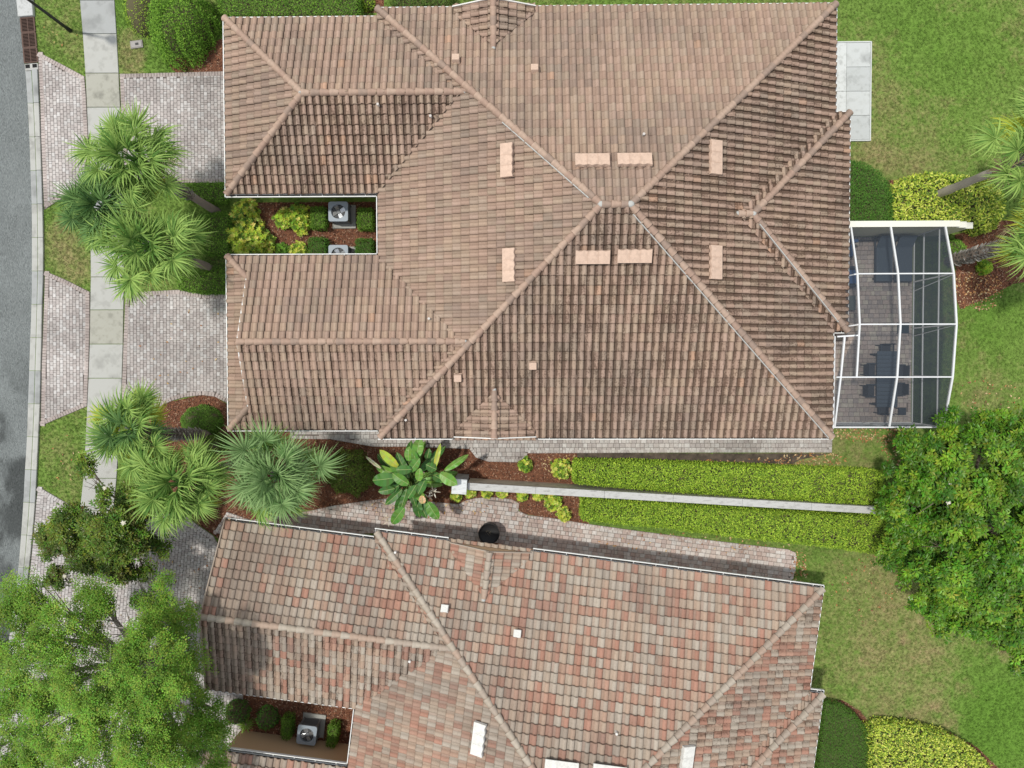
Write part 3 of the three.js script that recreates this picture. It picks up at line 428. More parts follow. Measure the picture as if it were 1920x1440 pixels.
  for (const x of [RL, RRX]) { const c = new THREE.SphereGeometry(0.15, 7, 4); c.scale(1, 0.8, 0.9); add(G, 'mortar_cap', c, mortar, [x, rY + 0.09, ZC]); }
  for (const [a, b] of caps) ridgeRun(G, a, b, o.caps);
  for (const [a, b, w] of o.mortarLines ?? []) add(G, 'mortar_line', bar([a[0], a[1] + 0.07, a[2]], [b[0], b[1] + 0.07, b[2]], w ?? 0.035, 0.08), mortar);
  // tiles: those highest in the air one by one, the rest as one part
  list.forEach((t) => { t.d = Math.hypot(t.at[0] - 2, (t.at[1] - 32), t.at[2]); }); const order = list.filter((t) => t.whole).sort((a, b) => b.at[1] - a.at[1]); const single = new Set(order.slice(0, 300));
  for (const t of single) add(G, 'roof_tile', t.soup.geo(), tileMats[t.stain]);
  const all = new Soup(), rest = list.filter((t) => !single.has(t)).sort((a, b) => a.stain - b.stain), geoms = [];
  for (let k = 0; k < 3; k++) { const s = new Soup(); for (const t of rest) if (t.stain === k) for (const f of ['p', 'n', 'c', 't']) { const src = t.soup[f], dst = s[f]; for (let i = 0; i < src.length; i++) dst.push(src[i]); } if (s.p.length) geoms.push([k, s.geo()]); }
  const merged = mergeGeometries(geoms.map((x) => x[1]), true), om = new THREE.Mesh(merged, geoms.map((x) => tileMats[x[0]])); om.name = 'roof_tiles'; om.userData.kind = 'stuff'; om.castShadow = om.receiveShadow = true; G.add(om);
  console.log('tiles', list.length);
  // roof deck under the tiles
  const dk = new Soup(), D = (x, z, h) => [x, Y(h) - 0.035, z], C0 = [1, 1, 1], q4 = (...a) => a.length === 3 ? dk.tri(...a, C0) : dk.quad(...a, C0), ins = 0.14;
  q4(D(XM + ins, Z0 + ins, ins), D(XR - ins, Z0 + ins, ins), D(RRX, ZC, HM), D(RL, ZC, HM)); q4(D(XM + ins, Z1 - ins, ins), D(XR - ins, Z1 - ins, ins), D(RRX, ZC, HM), D(RL, ZC, HM));
  q4(D(XM + ins, Z0 + ins, ins), D(RL, ZC, HM), D(XM + ins, Z1 - ins, ins)); q4(D(XR - ins, Z0 + ins, ins), D(RRX, ZC, HM), D(XR - ins, Z1 - ins, ins));
  [-1, 1].forEach((s, k) => { const zr = ZC + s * CW, cut = o.wings[k] === 'hip' ? HW : o.wings[k] === 'gable' ? 0.05 : 1.02; for (const d of [-1, 1]) { const zz = zr + d * (HW - ins); q4(D(XA + (cut > 0.5 && cut < 2 ? cut + 0.06 : ins), zz, ins), D(XM + ins, zz, ins), D(XM + HW, zr, HW), D(XA + Math.max(cut + 0.06, ins), zr, HW)); } if (cut > 0.5) q4(D(XA + ins, zr - HW + ins, ins), D(XA + cut, zr - HW + cut, cut), D(XA + cut, zr + HW - cut, cut), D(XA + ins, zr + HW - ins, ins)); });
  for (const d of [-1, 1]) q4(D(XB - ins, ZC + d * (HB - ins), ins), D(XR, ZC + d * (HB - ins), ins), D(XR - HB, ZC, HB), D(XB - HB, ZC, HB)); q4(D(XB - ins, ZC - HB + ins, ins), D(XB - HB, ZC, HB), D(XB - ins, ZC + HB - ins, ins));
  for (const s of [-1, 1]) for (const d of [-1, 1]) q4(D(GX + d * (GH - 0.1), ZC + s * (HM - 0.2), 0.1), D(GX, ZC + s * (HM - 0.2), GH), D(GX, ZC + s * (HM - GH), GH), D(GX + d * (GH - 0.1), ZC + s * (HM - 0.3), 0.1));
  const dg = dk.geo(); dg.deleteAttribute('color'); add(G, 'roof_deck', dg, deckMat);
  // eaves, gutters, walls
  const S1 = ZC - CW - HW, S2 = ZC - CW + HW, S3 = ZC + CW - HW, S4 = ZC + CW + HW, B1 = ZC - HB, B2 = ZC + HB;
  const outline = [[XA, S1], [XM, S1], [XM, Z0], [XR, Z0], [XR, B1], [XB, B1], [XB, B2], [XR, B2], [XR, Z1], [XM, Z1], [XM, S4], [XA, S4], [XA, S3], [XM, S3], [XM, S2], [XA, S2]];
  const runs = [[0, [0, -1]], [2, [0, -1], 'gap'], [3, [1, 0]], [4, [0, -1]], [5, [1, 0]], [6, [0, 1]], [7, [1, 0]], [8, [0, 1], 'gap'], [10, [0, 1]], [12, [0, -1]], [13, [-1, 0]], [14, [0, 1]]];
  for (const [i, n, gap] of runs) { const a = outline[i], b = outline[(i + 1) % 16]; const segs = gap ? [[[Math.min(a[0], b[0]), a[1]], [GX - GH - 0.05, a[1]]], [[GX + GH + 0.05, a[1]], [Math.max(a[0], b[0]), a[1]]]] : [[a, b]]; for (const [p, q] of segs) { const gu = add(G, 'gutter', join(gutterRun(p, q, n)), white), L = Math.hypot(q[0] - p[0], q[1] - p[1]); add(gu, 'leaf_debris', box(n[0] ? 0.075 : L - 0.06, 0.03, n[0] ? L - 0.06 : 0.075, (p[0] + q[0]) / 2 - n[0] * 0.065, EAVE - 0.1, (p[1] + q[1]) / 2 - n[1] * 0.065), gutterDark); } }  // added dark strip paints shade into the white gutter channel
  for (const [i, n] of [[11, [-1, 0]], [15, [-1, 0]]]) { const a = outline[i], b = outline[(i + 1) % 16], x = a[0]; add(G, 'fascia', box(0.035, 0.2, Math.abs(b[1] - a[1]) - 0.01, x - 0.005, EAVE - 0.085, (a[1] + b[1]) / 2), white); }
  const inset = (d) => outline.map(([x, z], i) => { const p = outline[(i + 15) % 16], q = outline[(i + 1) % 16]; const [hor, ver] = Math.abs(p[1] - z) < 1e-6 ? [p, q] : [q, p]; const inX = inPoly(outline, x + 0.01, (z + ver[1]) / 2) ? 1 : -1, inZ = inPoly(outline, (x + hor[0]) / 2, z + 0.01) ? 1 : -1; return [x + d * inX, z + d * inZ]; });
  const sof = slab(inset(0.13), EAVE - 0.17, EAVE - 0.15, 0); add(G, 'soffit', sof, mat([0.7, 0.68, 0.62], 0.8));
  const w0 = inset(0.72), w1 = inset(0.9), ws = new THREE.Shape(w0.map(([x, z]) => new THREE.Vector2(x, -z))); ws.holes.push(new THREE.Path(w1.map(([x, z]) => new THREE.Vector2(x, -z))));
  const wg = new THREE.ExtrudeGeometry(ws, { depth: EAVE - 0.18, bevelEnabled: false }); wg.rotateX(-Math.PI / 2); add(G, 'wall', wg, o.wall);
  for (const s of [-1, 1]) {                                     // garage doors, front doors, windows
    const z = ZC + s * CW, x = XA + 0.72; const gd = add(G, 'garage_door', rbox(0.06, 2.15, 4.9, 0.01, x - 0.035, 1.08, z), white); for (let k = 0; k < 4; k++) for (let j = 0; j < 5; j++) add(gd, 'panel', rbox(0.03, 0.4, 0.82, 0.01, x - 0.075, 0.3 + k * 0.52, z - 1.92 + j * 0.96), white);
    const zz = ZC + s * (HM - 0.72); const dr = add(G, 'door', rbox(1.0, 2.1, 0.06, 0.01, GX, 1.08, zz + s * 0.035), mat([0.25, 0.12, 0.07], 0.5)); add(dr, 'handle', new THREE.SphereGeometry(0.035, 8, 6), mat([0.6, 0.5, 0.3], 0.3, { metalness: 0.9 }), [GX + 0.38, 1.05, zz + s * 0.09]);
    for (const wx of [3.2, 7.5, -9]) { const zw = wx < -6 ? ZC + s * (CW + HW - 0.72) : zz, w = add(G, 'window', rbox(1.3, 1.3, 0.07, 0.01, wx, 1.5, zw + s * 0.03), white); for (const d of [-1, 1]) add(w, 'pane', box(0.54, 1.14, 0.03, wx + d * 0.3, 1.5, zw + s * 0.062), glass); }
  }
}
reseed(41);
const mainTones = [[0.40, 0.275, 0.205], [0.37, 0.245, 0.185], [0.42, 0.305, 0.215], [0.385, 0.30, 0.215], [0.43, 0.30, 0.235], [0.35, 0.235, 0.18], [0.39, 0.31, 0.235]];
const toneMain = (x, z) => { const k = rr(0.9, 1.08), w = fbm(x * 0.45 + 11, z * 0.45 + 3, 4, 211); let c = mix3(pick(mainTones), [0.40, 0.287, 0.224], 0.5); if (rnd() < 0.008) c = [0.47, 0.30, 0.21]; c = mix3(c, [0.21, 0.175, 0.15], 0.34 * smooth(0.47, 0.7, w) * rr(0.4, 1.4)); return c.map((t) => t * k * 0.95); };
const capTone = (l) => l.map((c) => mat(c, 0.85, { map: (() => { const t = paverTex.clone(); t.repeat.set(1, 1); t.needsUpdate = true; return t; })() }));
const capsMain = capTone([[0.43, 0.305, 0.235], [0.39, 0.27, 0.21], [0.46, 0.335, 0.26], [0.34, 0.25, 0.20]]);
const capsTwo = capTone([[0.43, 0.37, 0.30], [0.40, 0.33, 0.27], [0.46, 0.40, 0.33], [0.43, 0.32, 0.25]]);
const tanWall = mat([0.62, 0.43, 0.27], 0.9), creamWall = mat([0.62, 0.52, 0.38], 0.9);
const main = thing('tiled_house', 'large duplex with uniform pinkish brown tiled hip roof and two garage wings', 'house');
house(main, { tones: toneMain, caps: capsMain, wings: ['hip', 'dutch'], wall: creamWall, rake: mat([0.7, 0.69, 0.66], 0.8), stain: { N: 0, S: 2, W: 0, E: 2, wN: [0, 0], wS: [2, 1], wW: [0, 0], bN: 2, bS: 2, gable: 1 },
  mortarLines: [[[RRX + 0.1, EAVE + PITCH * (HM - 0.3) + 0.03, ZC + 0.35], [XR - 0.3, EAVE + 0.12, ZC + HM - 0.1]], [[RL - 0.45, EAVE + PITCH * (HM - 0.45) + 0.06, ZC - 0.25], [RL - 3.6, EAVE + PITCH * (HM - 3.6) + 0.06, ZC - 3.4]], [[XB - HB + 0.25, EAVE + PITCH * (HB - 0.2) + 0.06, ZC + 0.4], [XB - 0.6, EAVE + 0.3, ZC + HB - 0.45]]] });
const ventMap = (() => { const t = paverTex.clone(); t.repeat.set(0.5, 0.5); t.needsUpdate = true; return t; })(), peach = mat([0.63, 0.46, 0.36], 0.75, { map: ventMap }), offWhite = mat([0.72, 0.71, 0.67], 0.75, { map: ventMap });
for (const [p, g] of [[[-0.54, -7.76], [1, 0]], [[-0.47, -3.82], [1, 0]], [[2.56, -7.50], [0, 1]], [[4.11, -7.51], [0, 1]], [[2.58, -4.07], [0, -1]], [[4.12, -4.10], [0, -1]], [[7.19, -7.81], [-1, 0]], [[7.21, -3.89], [-1, 0]]]) vent(main, p, g, true, peach);
for (const [p, g] of [[[-2.61, -12.00], [0, 1]], [[0.47, -11.50], [0, 1]], [[-2.58, 0.41], [0, -1]], [[0.39, -0.07], [0, -1]]]) vent(main, p, g, false, peach);
for (const [x, z] of [[4.51, -8.62], [-4.76, 2.18], [-3.70, -1.88], [-3.60, -9.79], [-5.63, -10.20]]) add(main, 'vent_pipe', rod([x, roofY(x, z), z], [x, roofY(x, z) + 0.26, z], 0.05, 0.05, 10), mat([0.5, 0.47, 0.44], 0.6));

reseed(43);
const mixTones = [[0.43, 0.36, 0.285], [0.44, 0.39, 0.325], [0.45, 0.415, 0.35], [0.44, 0.345, 0.265], [0.47, 0.43, 0.365], [0.40, 0.345, 0.285], [0.45, 0.325, 0.245]], redTones = [[0.43, 0.205, 0.15], [0.38, 0.175, 0.125], [0.45, 0.25, 0.185], [0.35, 0.18, 0.135], [0.42, 0.27, 0.20]];
const toneTwo = (x, z) => { const k = rr(0.93, 1.07), f = x < -7.5 ? 0.24 : 0.36; let c = rnd() < f ? pick(redTones) : pick(mixTones); const soot = smooth(0.38, 0.52, fbm(x * 0.9 + 4, z * 0.9, 3, 201)) * smooth(-8.2, -10.4, x); c = mix3(c, [0.23, 0.19, 0.16], 0.75 * soot); c = mix3(c, [0.42, 0.30, 0.225], 0.3); c = mix3(c, [0.22, 0.18, 0.155], 0.4 * smooth(0.5, 0.7, fbm(x * 0.5 + 31, z * 0.5, 4, 223)) * rr(0.5, 1.2)); return c.map((t) => t * k * 0.87); };
const two = thing('tiled_house', 'house with patchwork roof of grey, buff and red tiles', 'house', [TX, TZ], 0, -TH);
house(two, { deep: 0.72, tones: toneTwo, caps: capsTwo, wings: ['gable', 'gable'], wall: tanWall, rake: capsTwo[1], stain: { N: 0, S: 1, W: 0, E: 1, wN: [0, 0], wS: [1, 1], wW: [0, 0], bN: 0, bS: 1, gable: 0 } });
for (const [p, g] of [[[-0.61, -7.65], [1, 0]], [[2.55, -7.31], [0, 1]], [[4.36, -7.37], [0, 1]], [[7.33, -7.81], [-1, 0]]]) vent(two, p, g, true, offWhite);
for (const [p, g] of [[[-2.65, -12.08], [0, 1]], [[0.35, -11.53], [0, 1]]]) vent(two, p, g, false, offWhite);
for (const [x, z] of [[4.52, -8.68], [-4.98, -13.92], [-3.77, -9.89]]) add(two, 'vent_pipe', rod([x, roofY(x, z), z], [x, roofY(x, z) + 0.26, z], 0.05, 0.05, 10), mat([0.62, 0.6, 0.57], 0.6));

// ---------------------------------------------------------------- screened patio and its furniture
const frameMat = mat([0.66, 0.67, 0.68], 0.5);
const screenRoof = mat([0.06, 0.072, 0.09], 1, { transparent: true, opacity: 0.38 }), screenWall = mat([0.05, 0.062, 0.078], 1, { transparent: true, opacity: 0.66 });
{
  const G = thing('screen_enclosure', 'white framed patio screen enclosure with dark mesh behind the house', 'enclosure');
  const zs = [-5.73, -3.71, -1.655, 0.47, 2.56], hs = [2.35, 2.97, 3.2, 2.99, 2.42], X1 = 17.4, XM2 = 15.17, xl = [13.55, 13.52, 13.55, 13.55, 0], t = 0.07;
  const pts = (x, i) => [x, hs[i], zs[i]];
  for (let i = 0; i < 4; i++) {                                  // beams running along the arch
    add(G, 'roof_beam', bar(pts(X1, i), pts(X1, i + 1), 0.068, 0.09), frameMat); add(G, 'roof_beam', bar(pts(XM2, i), pts(XM2, i + 1), 0.068, 0.09), frameMat);
    if (i < 3) add(G, 'roof_beam', bar(pts(13.54, i), pts(13.54, i + 1), 0.064, 0.09), frameMat);
    if (i > 1) { const a = i === 2 ? [12.97, 3.15, -1.15] : pts(12.9, 3), b = i === 2 ? pts(12.9, 3) : [12.92, 2.42, 2.56]; add(G, 'roof_beam', bar(a, b, 0.062, 0.09), frameMat); }
  }
  for (let i = 0; i < 5; i++) { const x0 = i < 3 ? 13.54 : 12.72; add(G, 'purlin', bar([x0, hs[i] + 0.012, zs[i]], [X1, hs[i] + 0.012, zs[i]], 0.05, 0.075), frameMat); if (i === 1 || i === 2) add(G, 'purlin', bar([13.2, 2.72, zs[i] + 0.06], [13.54, hs[i], zs[i]], 0.05, 0.06), frameMat); }
  add(G, 'purlin', bar([12.72, 3.05, -1.17], [13.54, 3.13, -1.22], 0.06, 0.07), frameMat); add(G, 'purlin', bar([12.74, 2.78, -1.2], [12.74, 2.72, 2.56], 0.05, 0.06), frameMat);
  for (let i = 0; i < 5; i++) add(G, 'post', bar([X1, 0.04, zs[i]], [X1, hs[i] - 0.03, zs[i]], 0.055), frameMat);
  for (const x of [12.95, 15.17]) add(G, 'post', bar([x, 0.04, 2.56], [x, 2.38, 2.56], 0.05), frameMat);
  for (const h of [0.06, 0.82, 1.97]) { add(G, 'rail', bar([X1 + 0.002, h, -5.68], [X1 + 0.002, h, 2.52], 0.05, 0.05), frameMat); add(G, 'rail', bar([12.95, h, 2.562], [X1 - 0.03, h, 2.562], 0.045, 0.045), frameMat); }
  add(G, 'brace', bar([X1, 0.06, -3.3], [X1, 2.9, -3.66], 0.028), frameMat); add(G, 'brace', bar([X1, 0.06, -1.3], [X1, 3.12, -1.62], 0.028), frameMat); add(G, 'brace', bar([13.4, 0.06, 2.6], [15.1, 2.3, 2.58], 0.04), frameMat);
  const quad = (n, m, a, b, c, d) => { const s = new Soup(); s.quad(a, b, c, d, [1, 1, 1]); const g = s.geo(); g.deleteAttribute('color'); add(G, n, g, m); };
  for (let i = 0; i < 4; i++) { quad('screen_panel', screenRoof, pts(XM2, i), pts(X1, i), pts(X1, i + 1), pts(XM2, i + 1)); quad('screen_panel', screenRoof, pts(i < 3 ? 13.54 : 12.72, i), pts(XM2, i), pts(XM2, i + 1), pts(i < 2 ? 13.54 : 12.72, i + 1)); if (i < 2) quad('screen_panel', screenRoof, [12.9, 2.72, zs[i]], pts(13.54, i), pts(13.54, i + 1), [12.9, 2.72, zs[i + 1]]);
    quad('screen_panel', screenWall, [X1 + 0.01, 0.05, zs[i]], [X1 + 0.01, hs[i], zs[i]], [X1 + 0.01, hs[i + 1], zs[i + 1]], [X1 + 0.01, 0.05, zs[i + 1]]); }
  quad('screen_panel', screenWall, [12.95, 0.05, 2.57], [12.95, 2.4, 2.57], [X1, 2.4, 2.57], [X1, 0.05, 2.57]);
}
{
  const G = thing('privacy_wall', 'cream rendered garden wall with white coping beside the screen enclosure', 'wall', [0, 0]), m = mat([0.62, 0.60, 0.44], 0.9), cop = mat([0.70, 0.69, 0.62], 0.75);
  add(G, 'wall_body', join([box(5.5, 2.32, 0.17, 15.2, 1.16, -5.83), box(0.4, 2.1, 0.17, 18.155, 1.05, -5.829), box(0.35, 1.9, 0.16, 18.535, 0.95, -5.828)]), m);
  add(G, 'coping', join([box(5.56, 0.08, 0.25, 15.2, 2.365, -5.83), box(0.4, 0.08, 0.25, 18.185, 2.145, -5.83), box(0.38, 0.08, 0.25, 18.58, 1.945, -5.83)]), cop);
}
const ink = mat([0.035, 0.045, 0.06], 0.6), slate = mat([0.055, 0.075, 0.10], 0.55), wicker = mat([0.05, 0.055, 0.065], 0.8);
{
  const c = [15.9, 0.6], G = thing('patio_table', 'dark slatted dining table on the screened patio', 'table', c, 0.055);
  for (let k = 0; k < 14; k++) add(G, 'slat', rbox(0.9, 0.03, 0.163, 0.006, 0, 0.74, -1.14 + k * 0.175), slate);
  for (const [x, z] of [[-0.38, -1.1], [0.38, -1.1], [-0.38, 1.1], [0.38, 1.1]]) add(G, 'leg', box(0.07, 0.7, 0.07, x, 0.36, z), ink); add(G, 'apron', join([box(0.03, 0.08, 2.2, -0.4, 0.68, 0), box(0.03, 0.08, 2.2, 0.4, 0.68, 0)]), ink);
  const chair = (x, z, turn, label) => {
    const C = thing('patio_chair', label, 'chair', [c[0] + x, c[1] + z], 0.055, turn, 'chairs round the patio table');
    add(C, 'seat', rbox(0.48, 0.05, 0.46, 0.02, 0, 0.43, 0), wicker); add(C, 'backrest', rbox(0.48, 0.5, 0.04, 0.015, 0, 0.68, 0.235), wicker);
    for (const sx of [-1, 1]) { add(C, 'armrest', join([rbox(0.05, 0.03, 0.5, 0.01, sx * 0.265, 0.64, -0.02), box(0.03, 0.62, 0.03, sx * 0.265, 0.31, -0.24)]), ink); for (const sz of [-1, 1]) add(C, 'leg', box(0.035, 0.42, 0.035, sx * 0.21, 0.21, sz * 0.2), ink); }
  };
  chair(-0.62, -0.42, -Math.PI / 2, 'dark patio chair pushed in on the house side, nearer the enclosure middle'); chair(-0.64, 0.5, -Math.PI / 2, 'dark patio chair pushed in on the house side, nearer the lower screen wall');
  chair(0.62, -0.36, Math.PI / 2, 'dark patio chair pushed in on the lawn side, nearer the enclosure middle'); chair(0.6, 0.44, Math.PI / 2, 'dark patio chair pushed in on the lawn side, nearer the lower screen wall');
  chair(0.05, -1.3, Math.PI, 'dark patio chair at the upper head of the table'); chair(0, 1.3, 0, 'dark patio chair at the lower head of the table');
}
[[15.92, 'dark sun lounger nearer the house, by the cream wall'], [16.78, 'dark sun lounger nearer the side screen, by the cream wall']].forEach(([x, label]) => {
  const L = thing('sun_lounger', label, 'lounger', [x, -4.85], 0.055, 0, 'loungers in the enclosure'); add(L, 'cushion', rbox(0.72, 0.09, 1.5, 0.03, 0, 0.34, 0.4), slate); const b = rbox(0.72, 0.08, 0.62, 0.03); b.rotateX(0.75); b.translate(0, 0.54, -0.56); add(L, 'backrest', b, slate);
  add(L, 'frame', join([box(0.05, 0.05, 2.0, -0.37, 0.27, 0.15), box(0.05, 0.05, 2.0, 0.37, 0.27, 0.15), box(0.74, 0.05, 0.05, 0, 0.27, 1.13), box(0.74, 0.05, 0.05, 0, 0.27, -0.8)]), ink); for (const [a, b2] of [[-1, -0.7], [1, -0.7], [-1, 1.0], [1, 1.0]]) add(L, 'leg', box(0.05, 0.26, 0.05, a * 0.34, 0.13, b2), ink);
});
{
  const G = thing('patio_armchair', 'blue cushioned armchair tucked beside the house wall', 'armchair', [14.35, -3.9], 0.055, -Math.PI / 2); const bl = mat([0.05, 0.10, 0.22], 0.8);
  add(G, 'seat', rbox(0.62, 0.16, 0.62, 0.05, 0, 0.4, 0), bl); add(G, 'backrest', rbox(0.66, 0.55, 0.14, 0.05, 0, 0.66, 0.36), bl); add(G, 'base', rbox(0.72, 0.28, 0.74, 0.02, 0, 0.16, 0.03), ink); for (const s of [-1, 1]) add(G, 'armrest', rbox(0.1, 0.5, 0.68, 0.03, s * 0.4, 0.36, 0.02), ink);
  const S = thing('patio_armchair', 'second blue armchair in the corner by the cream wall', 'armchair', [14.2, -5.1], 0.055, Math.PI); add(S, 'seat', rbox(0.62, 0.16, 0.62, 0.05, 0, 0.4, 0), bl); add(S, 'backrest', rbox(0.66, 0.55, 0.14, 0.05, 0, 0.66, 0.3), bl); add(S, 'base', rbox(0.72, 0.28, 0.7, 0.02, 0, 0.16, 0), ink);
  const T = thing('side_table', 'square dark green grey side table beside the house wall', 'table', [14.33, -2.75], 0.055); add(T, 'table_top', rbox(0.62, 0.04, 0.62, 0.01, 0, 0.42, 0), mat([0.07, 0.085, 0.08], 0.6)); for (const [a, b] of [[-1, -1], [1, -1], [-1, 1], [1, 1]]) add(T, 'leg', box(0.04, 0.4, 0.04, a * 0.27, 0.2, b * 0.27), ink);
  const D = thing('door_mat', 'dark mat on the paving by the side screen', 'mat', [16.95, -1.66], 0.056); add(D, 'mat_pile', rbox(0.52, 0.02, 0.42, 0.008, 0, 0.011, 0), mat([0.03, 0.045, 0.055], 1)); const edge = join([box(0.56, 0.012, 0.03, 0, 0.007, -0.225), box(0.56, 0.012, 0.03, 0, 0.007, 0.225)]); add(D, 'border', edge, ink);
  const K = thing('stool', 'small square black stool near the lower screen wall', 'stool', [16.77, 2.03], 0.055); add(K, 'seat', rbox(0.32, 0.05, 0.32, 0.01, 0, 0.36, 0), ink); for (const [a, b] of [[-1, -1], [1, -1], [-1, 1], [1, 1]]) add(K, 'leg', box(0.035, 0.34, 0.035, a * 0.13, 0.17, b * 0.13), ink);
}
// ---------------------------------------------------------------- boundary wall
const wallTex = conc([0.46, 0.46, 0.45], 0.5);
{
  const a = [-2.4, 5.16], b = [15.25, 6.19], dx = b[0] - a[0], dz = b[1] - a[1], L = Math.hypot(dx, dz), ry = -Math.atan2(dz, dx), mx = (a[0] + b[0]) / 2, mz = (a[1] + b[1]) / 2;
  const G = thing('boundary_wall', 'long grey topped garden wall with end pillar running between the houses', 'wall'); const uvm = (g) => { const p = g.attributes.position, uv = g.attributes.uv; for (let i = 0; i < p.count; i++) uv.setXY(i, p.getX(i), p.getZ(i) * 3 + p.getY(i)); return g; };
  add(G, 'wall_body', uvm(box(L, 1.6, 0.2, mx, 0.8, mz, ry)), conc([0.62, 0.57, 0.48], 0.4)); const n = 6; for (let k = 0; k < n; k++) { const t = (k + 0.5) / n; add(G, 'coping', uvm(box(L / n - 0.012, 0.07, 0.3, a[0] + dx * t, 1.637, a[1] + dz * t, ry)), wallTex); }
  add(G, 'pillar', uvm(box(0.52, 1.85, 0.52, -2.72, 0.925, 5.13, ry)), conc([0.44, 0.46, 0.48], 0.5)); const cp = rbox(0.64, 0.09, 0.64, 0.015); cp.rotateY(ry); cp.translate(-2.72, 1.896, 5.13); add(G, 'pillar_cap', uvm(cp), conc([0.60, 0.62, 0.63], 0.6));
}
// ---------------------------------------------------------------- air conditioners
const acGrey = mat([0.27, 0.315, 0.36], 0.5), acDark = mat([0.05, 0.052, 0.055], 0.6), acMid = mat([0.16, 0.17, 0.18], 0.5), alu = mat([0.62, 0.64, 0.66], 0.3, { metalness: 0.8 });
function airCon(label, [x, z], turn, side) {
  const G = thing('air_conditioner', label, 'air conditioner', [x, z], 0.005, turn, 'air conditioners in the courtyards'), w = 0.84, h = 0.8;
  add(G, 'pad', rbox(1.05, 0.08, 1.05, 0.01, 0.06, 0.045, side * 0.06), concDark); add(G, 'body', rbox(w - 0.08, h - 0.12, w - 0.08, 0.05, 0, 0.09 + (h - 0.12) / 2, 0), acDark);
  for (const [a, b] of [[-1, -1], [1, -1], [-1, 1], [1, 1]]) add(G, 'corner_post', rbox(0.08, h - 0.1, 0.08, 0.02, a * (w / 2 - 0.05), 0.09 + (h - 0.1) / 2, b * (w / 2 - 0.05)), acMid);
  const lou = []; for (let k = 0; k < 9; k++) for (const s of [-1, 1]) lou.push(box(w - 0.16, 0.02, 0.012, 0, 0.17 + k * 0.065, s * (w / 2 - 0.035)), box(0.012, 0.02, w - 0.16, s * (w / 2 - 0.035), 0.17 + k * 0.065, 0)); add(G, 'louvres', join(lou), acMid);
  const q = w / 2, r = 0.1, s = new THREE.Shape(); s.moveTo(-q + r, -q); s.lineTo(q - r, -q); s.quadraticCurveTo(q, -q, q, -q + r); s.lineTo(q, q - r); s.quadraticCurveTo(q, q, q - r, q); s.lineTo(-q + r, q); s.quadraticCurveTo(-q, q, -q, q - r); s.lineTo(-q, -q + r); s.quadraticCurveTo(-q, -q, -q + r, -q); const hole = new THREE.Path(); hole.absarc(0, 0, 0.32, 0, Math.PI * 2, true); s.holes.push(hole);
  const ge = new THREE.ExtrudeGeometry(s, { depth: 0.06, bevelEnabled: true, bevelSize: 0.015, bevelThickness: 0.015, bevelSegments: 2, curveSegments: 20 }); ge.rotateX(-Math.PI / 2); ge.translate(0, h, 0); add(G, 'top_cover', ge, acGrey);
  const fan = add(G, 'fan', new THREE.CylinderGeometry(0.09, 0.09, 0.08, 14), acMid, [0, h - 0.02, 0]); for (let k = 0; k < 4; k++) { const sh = new THREE.Shape(); sh.moveTo(0.06, -0.05); sh.quadraticCurveTo(0.2, -0.13, 0.29, -0.1); sh.quadraticCurveTo(0.32, 0.03, 0.27, 0.1); sh.quadraticCurveTo(0.16, 0.09, 0.06, 0.05); const bg = new THREE.ExtrudeGeometry(sh, { depth: 0.01, bevelEnabled: false }); bg.rotateX(-Math.PI / 2 + 0.25); bg.rotateY(k * Math.PI / 2 + 0.4); add(fan, 'blade', bg, alu); }
  const gr = []; for (let k = 0; k < 4; k++) { const t = new THREE.TorusGeometry(0.1 + k * 0.07, 0.005, 4, 28); t.rotateX(Math.PI / 2); t.translate(0, h + 0.07, 0); gr.push(t); } for (let k = 0; k < 12; k++) { const a = k * Math.PI / 6; gr.push(rod([0.1 * Math.cos(a), h + 0.07, 0.1 * Math.sin(a)], [0.325 * Math.cos(a), h + 0.07, 0.325 * Math.sin(a)], 0.004, 0.004, 4)); } add(G, 'grille', join(gr), acMid);
}
airCon('grey topped air conditioner under the hip ended wing, in full view', [-8.08, -6.79], 0, 1); airCon('grey topped air conditioner half hidden by the clipped gable wing', [-8.09, -4.90], 0, 0.6); airCon('grey topped air conditioner in the courtyard of the patchwork roofed house', [-9.68, 16.46], -TH, -1);
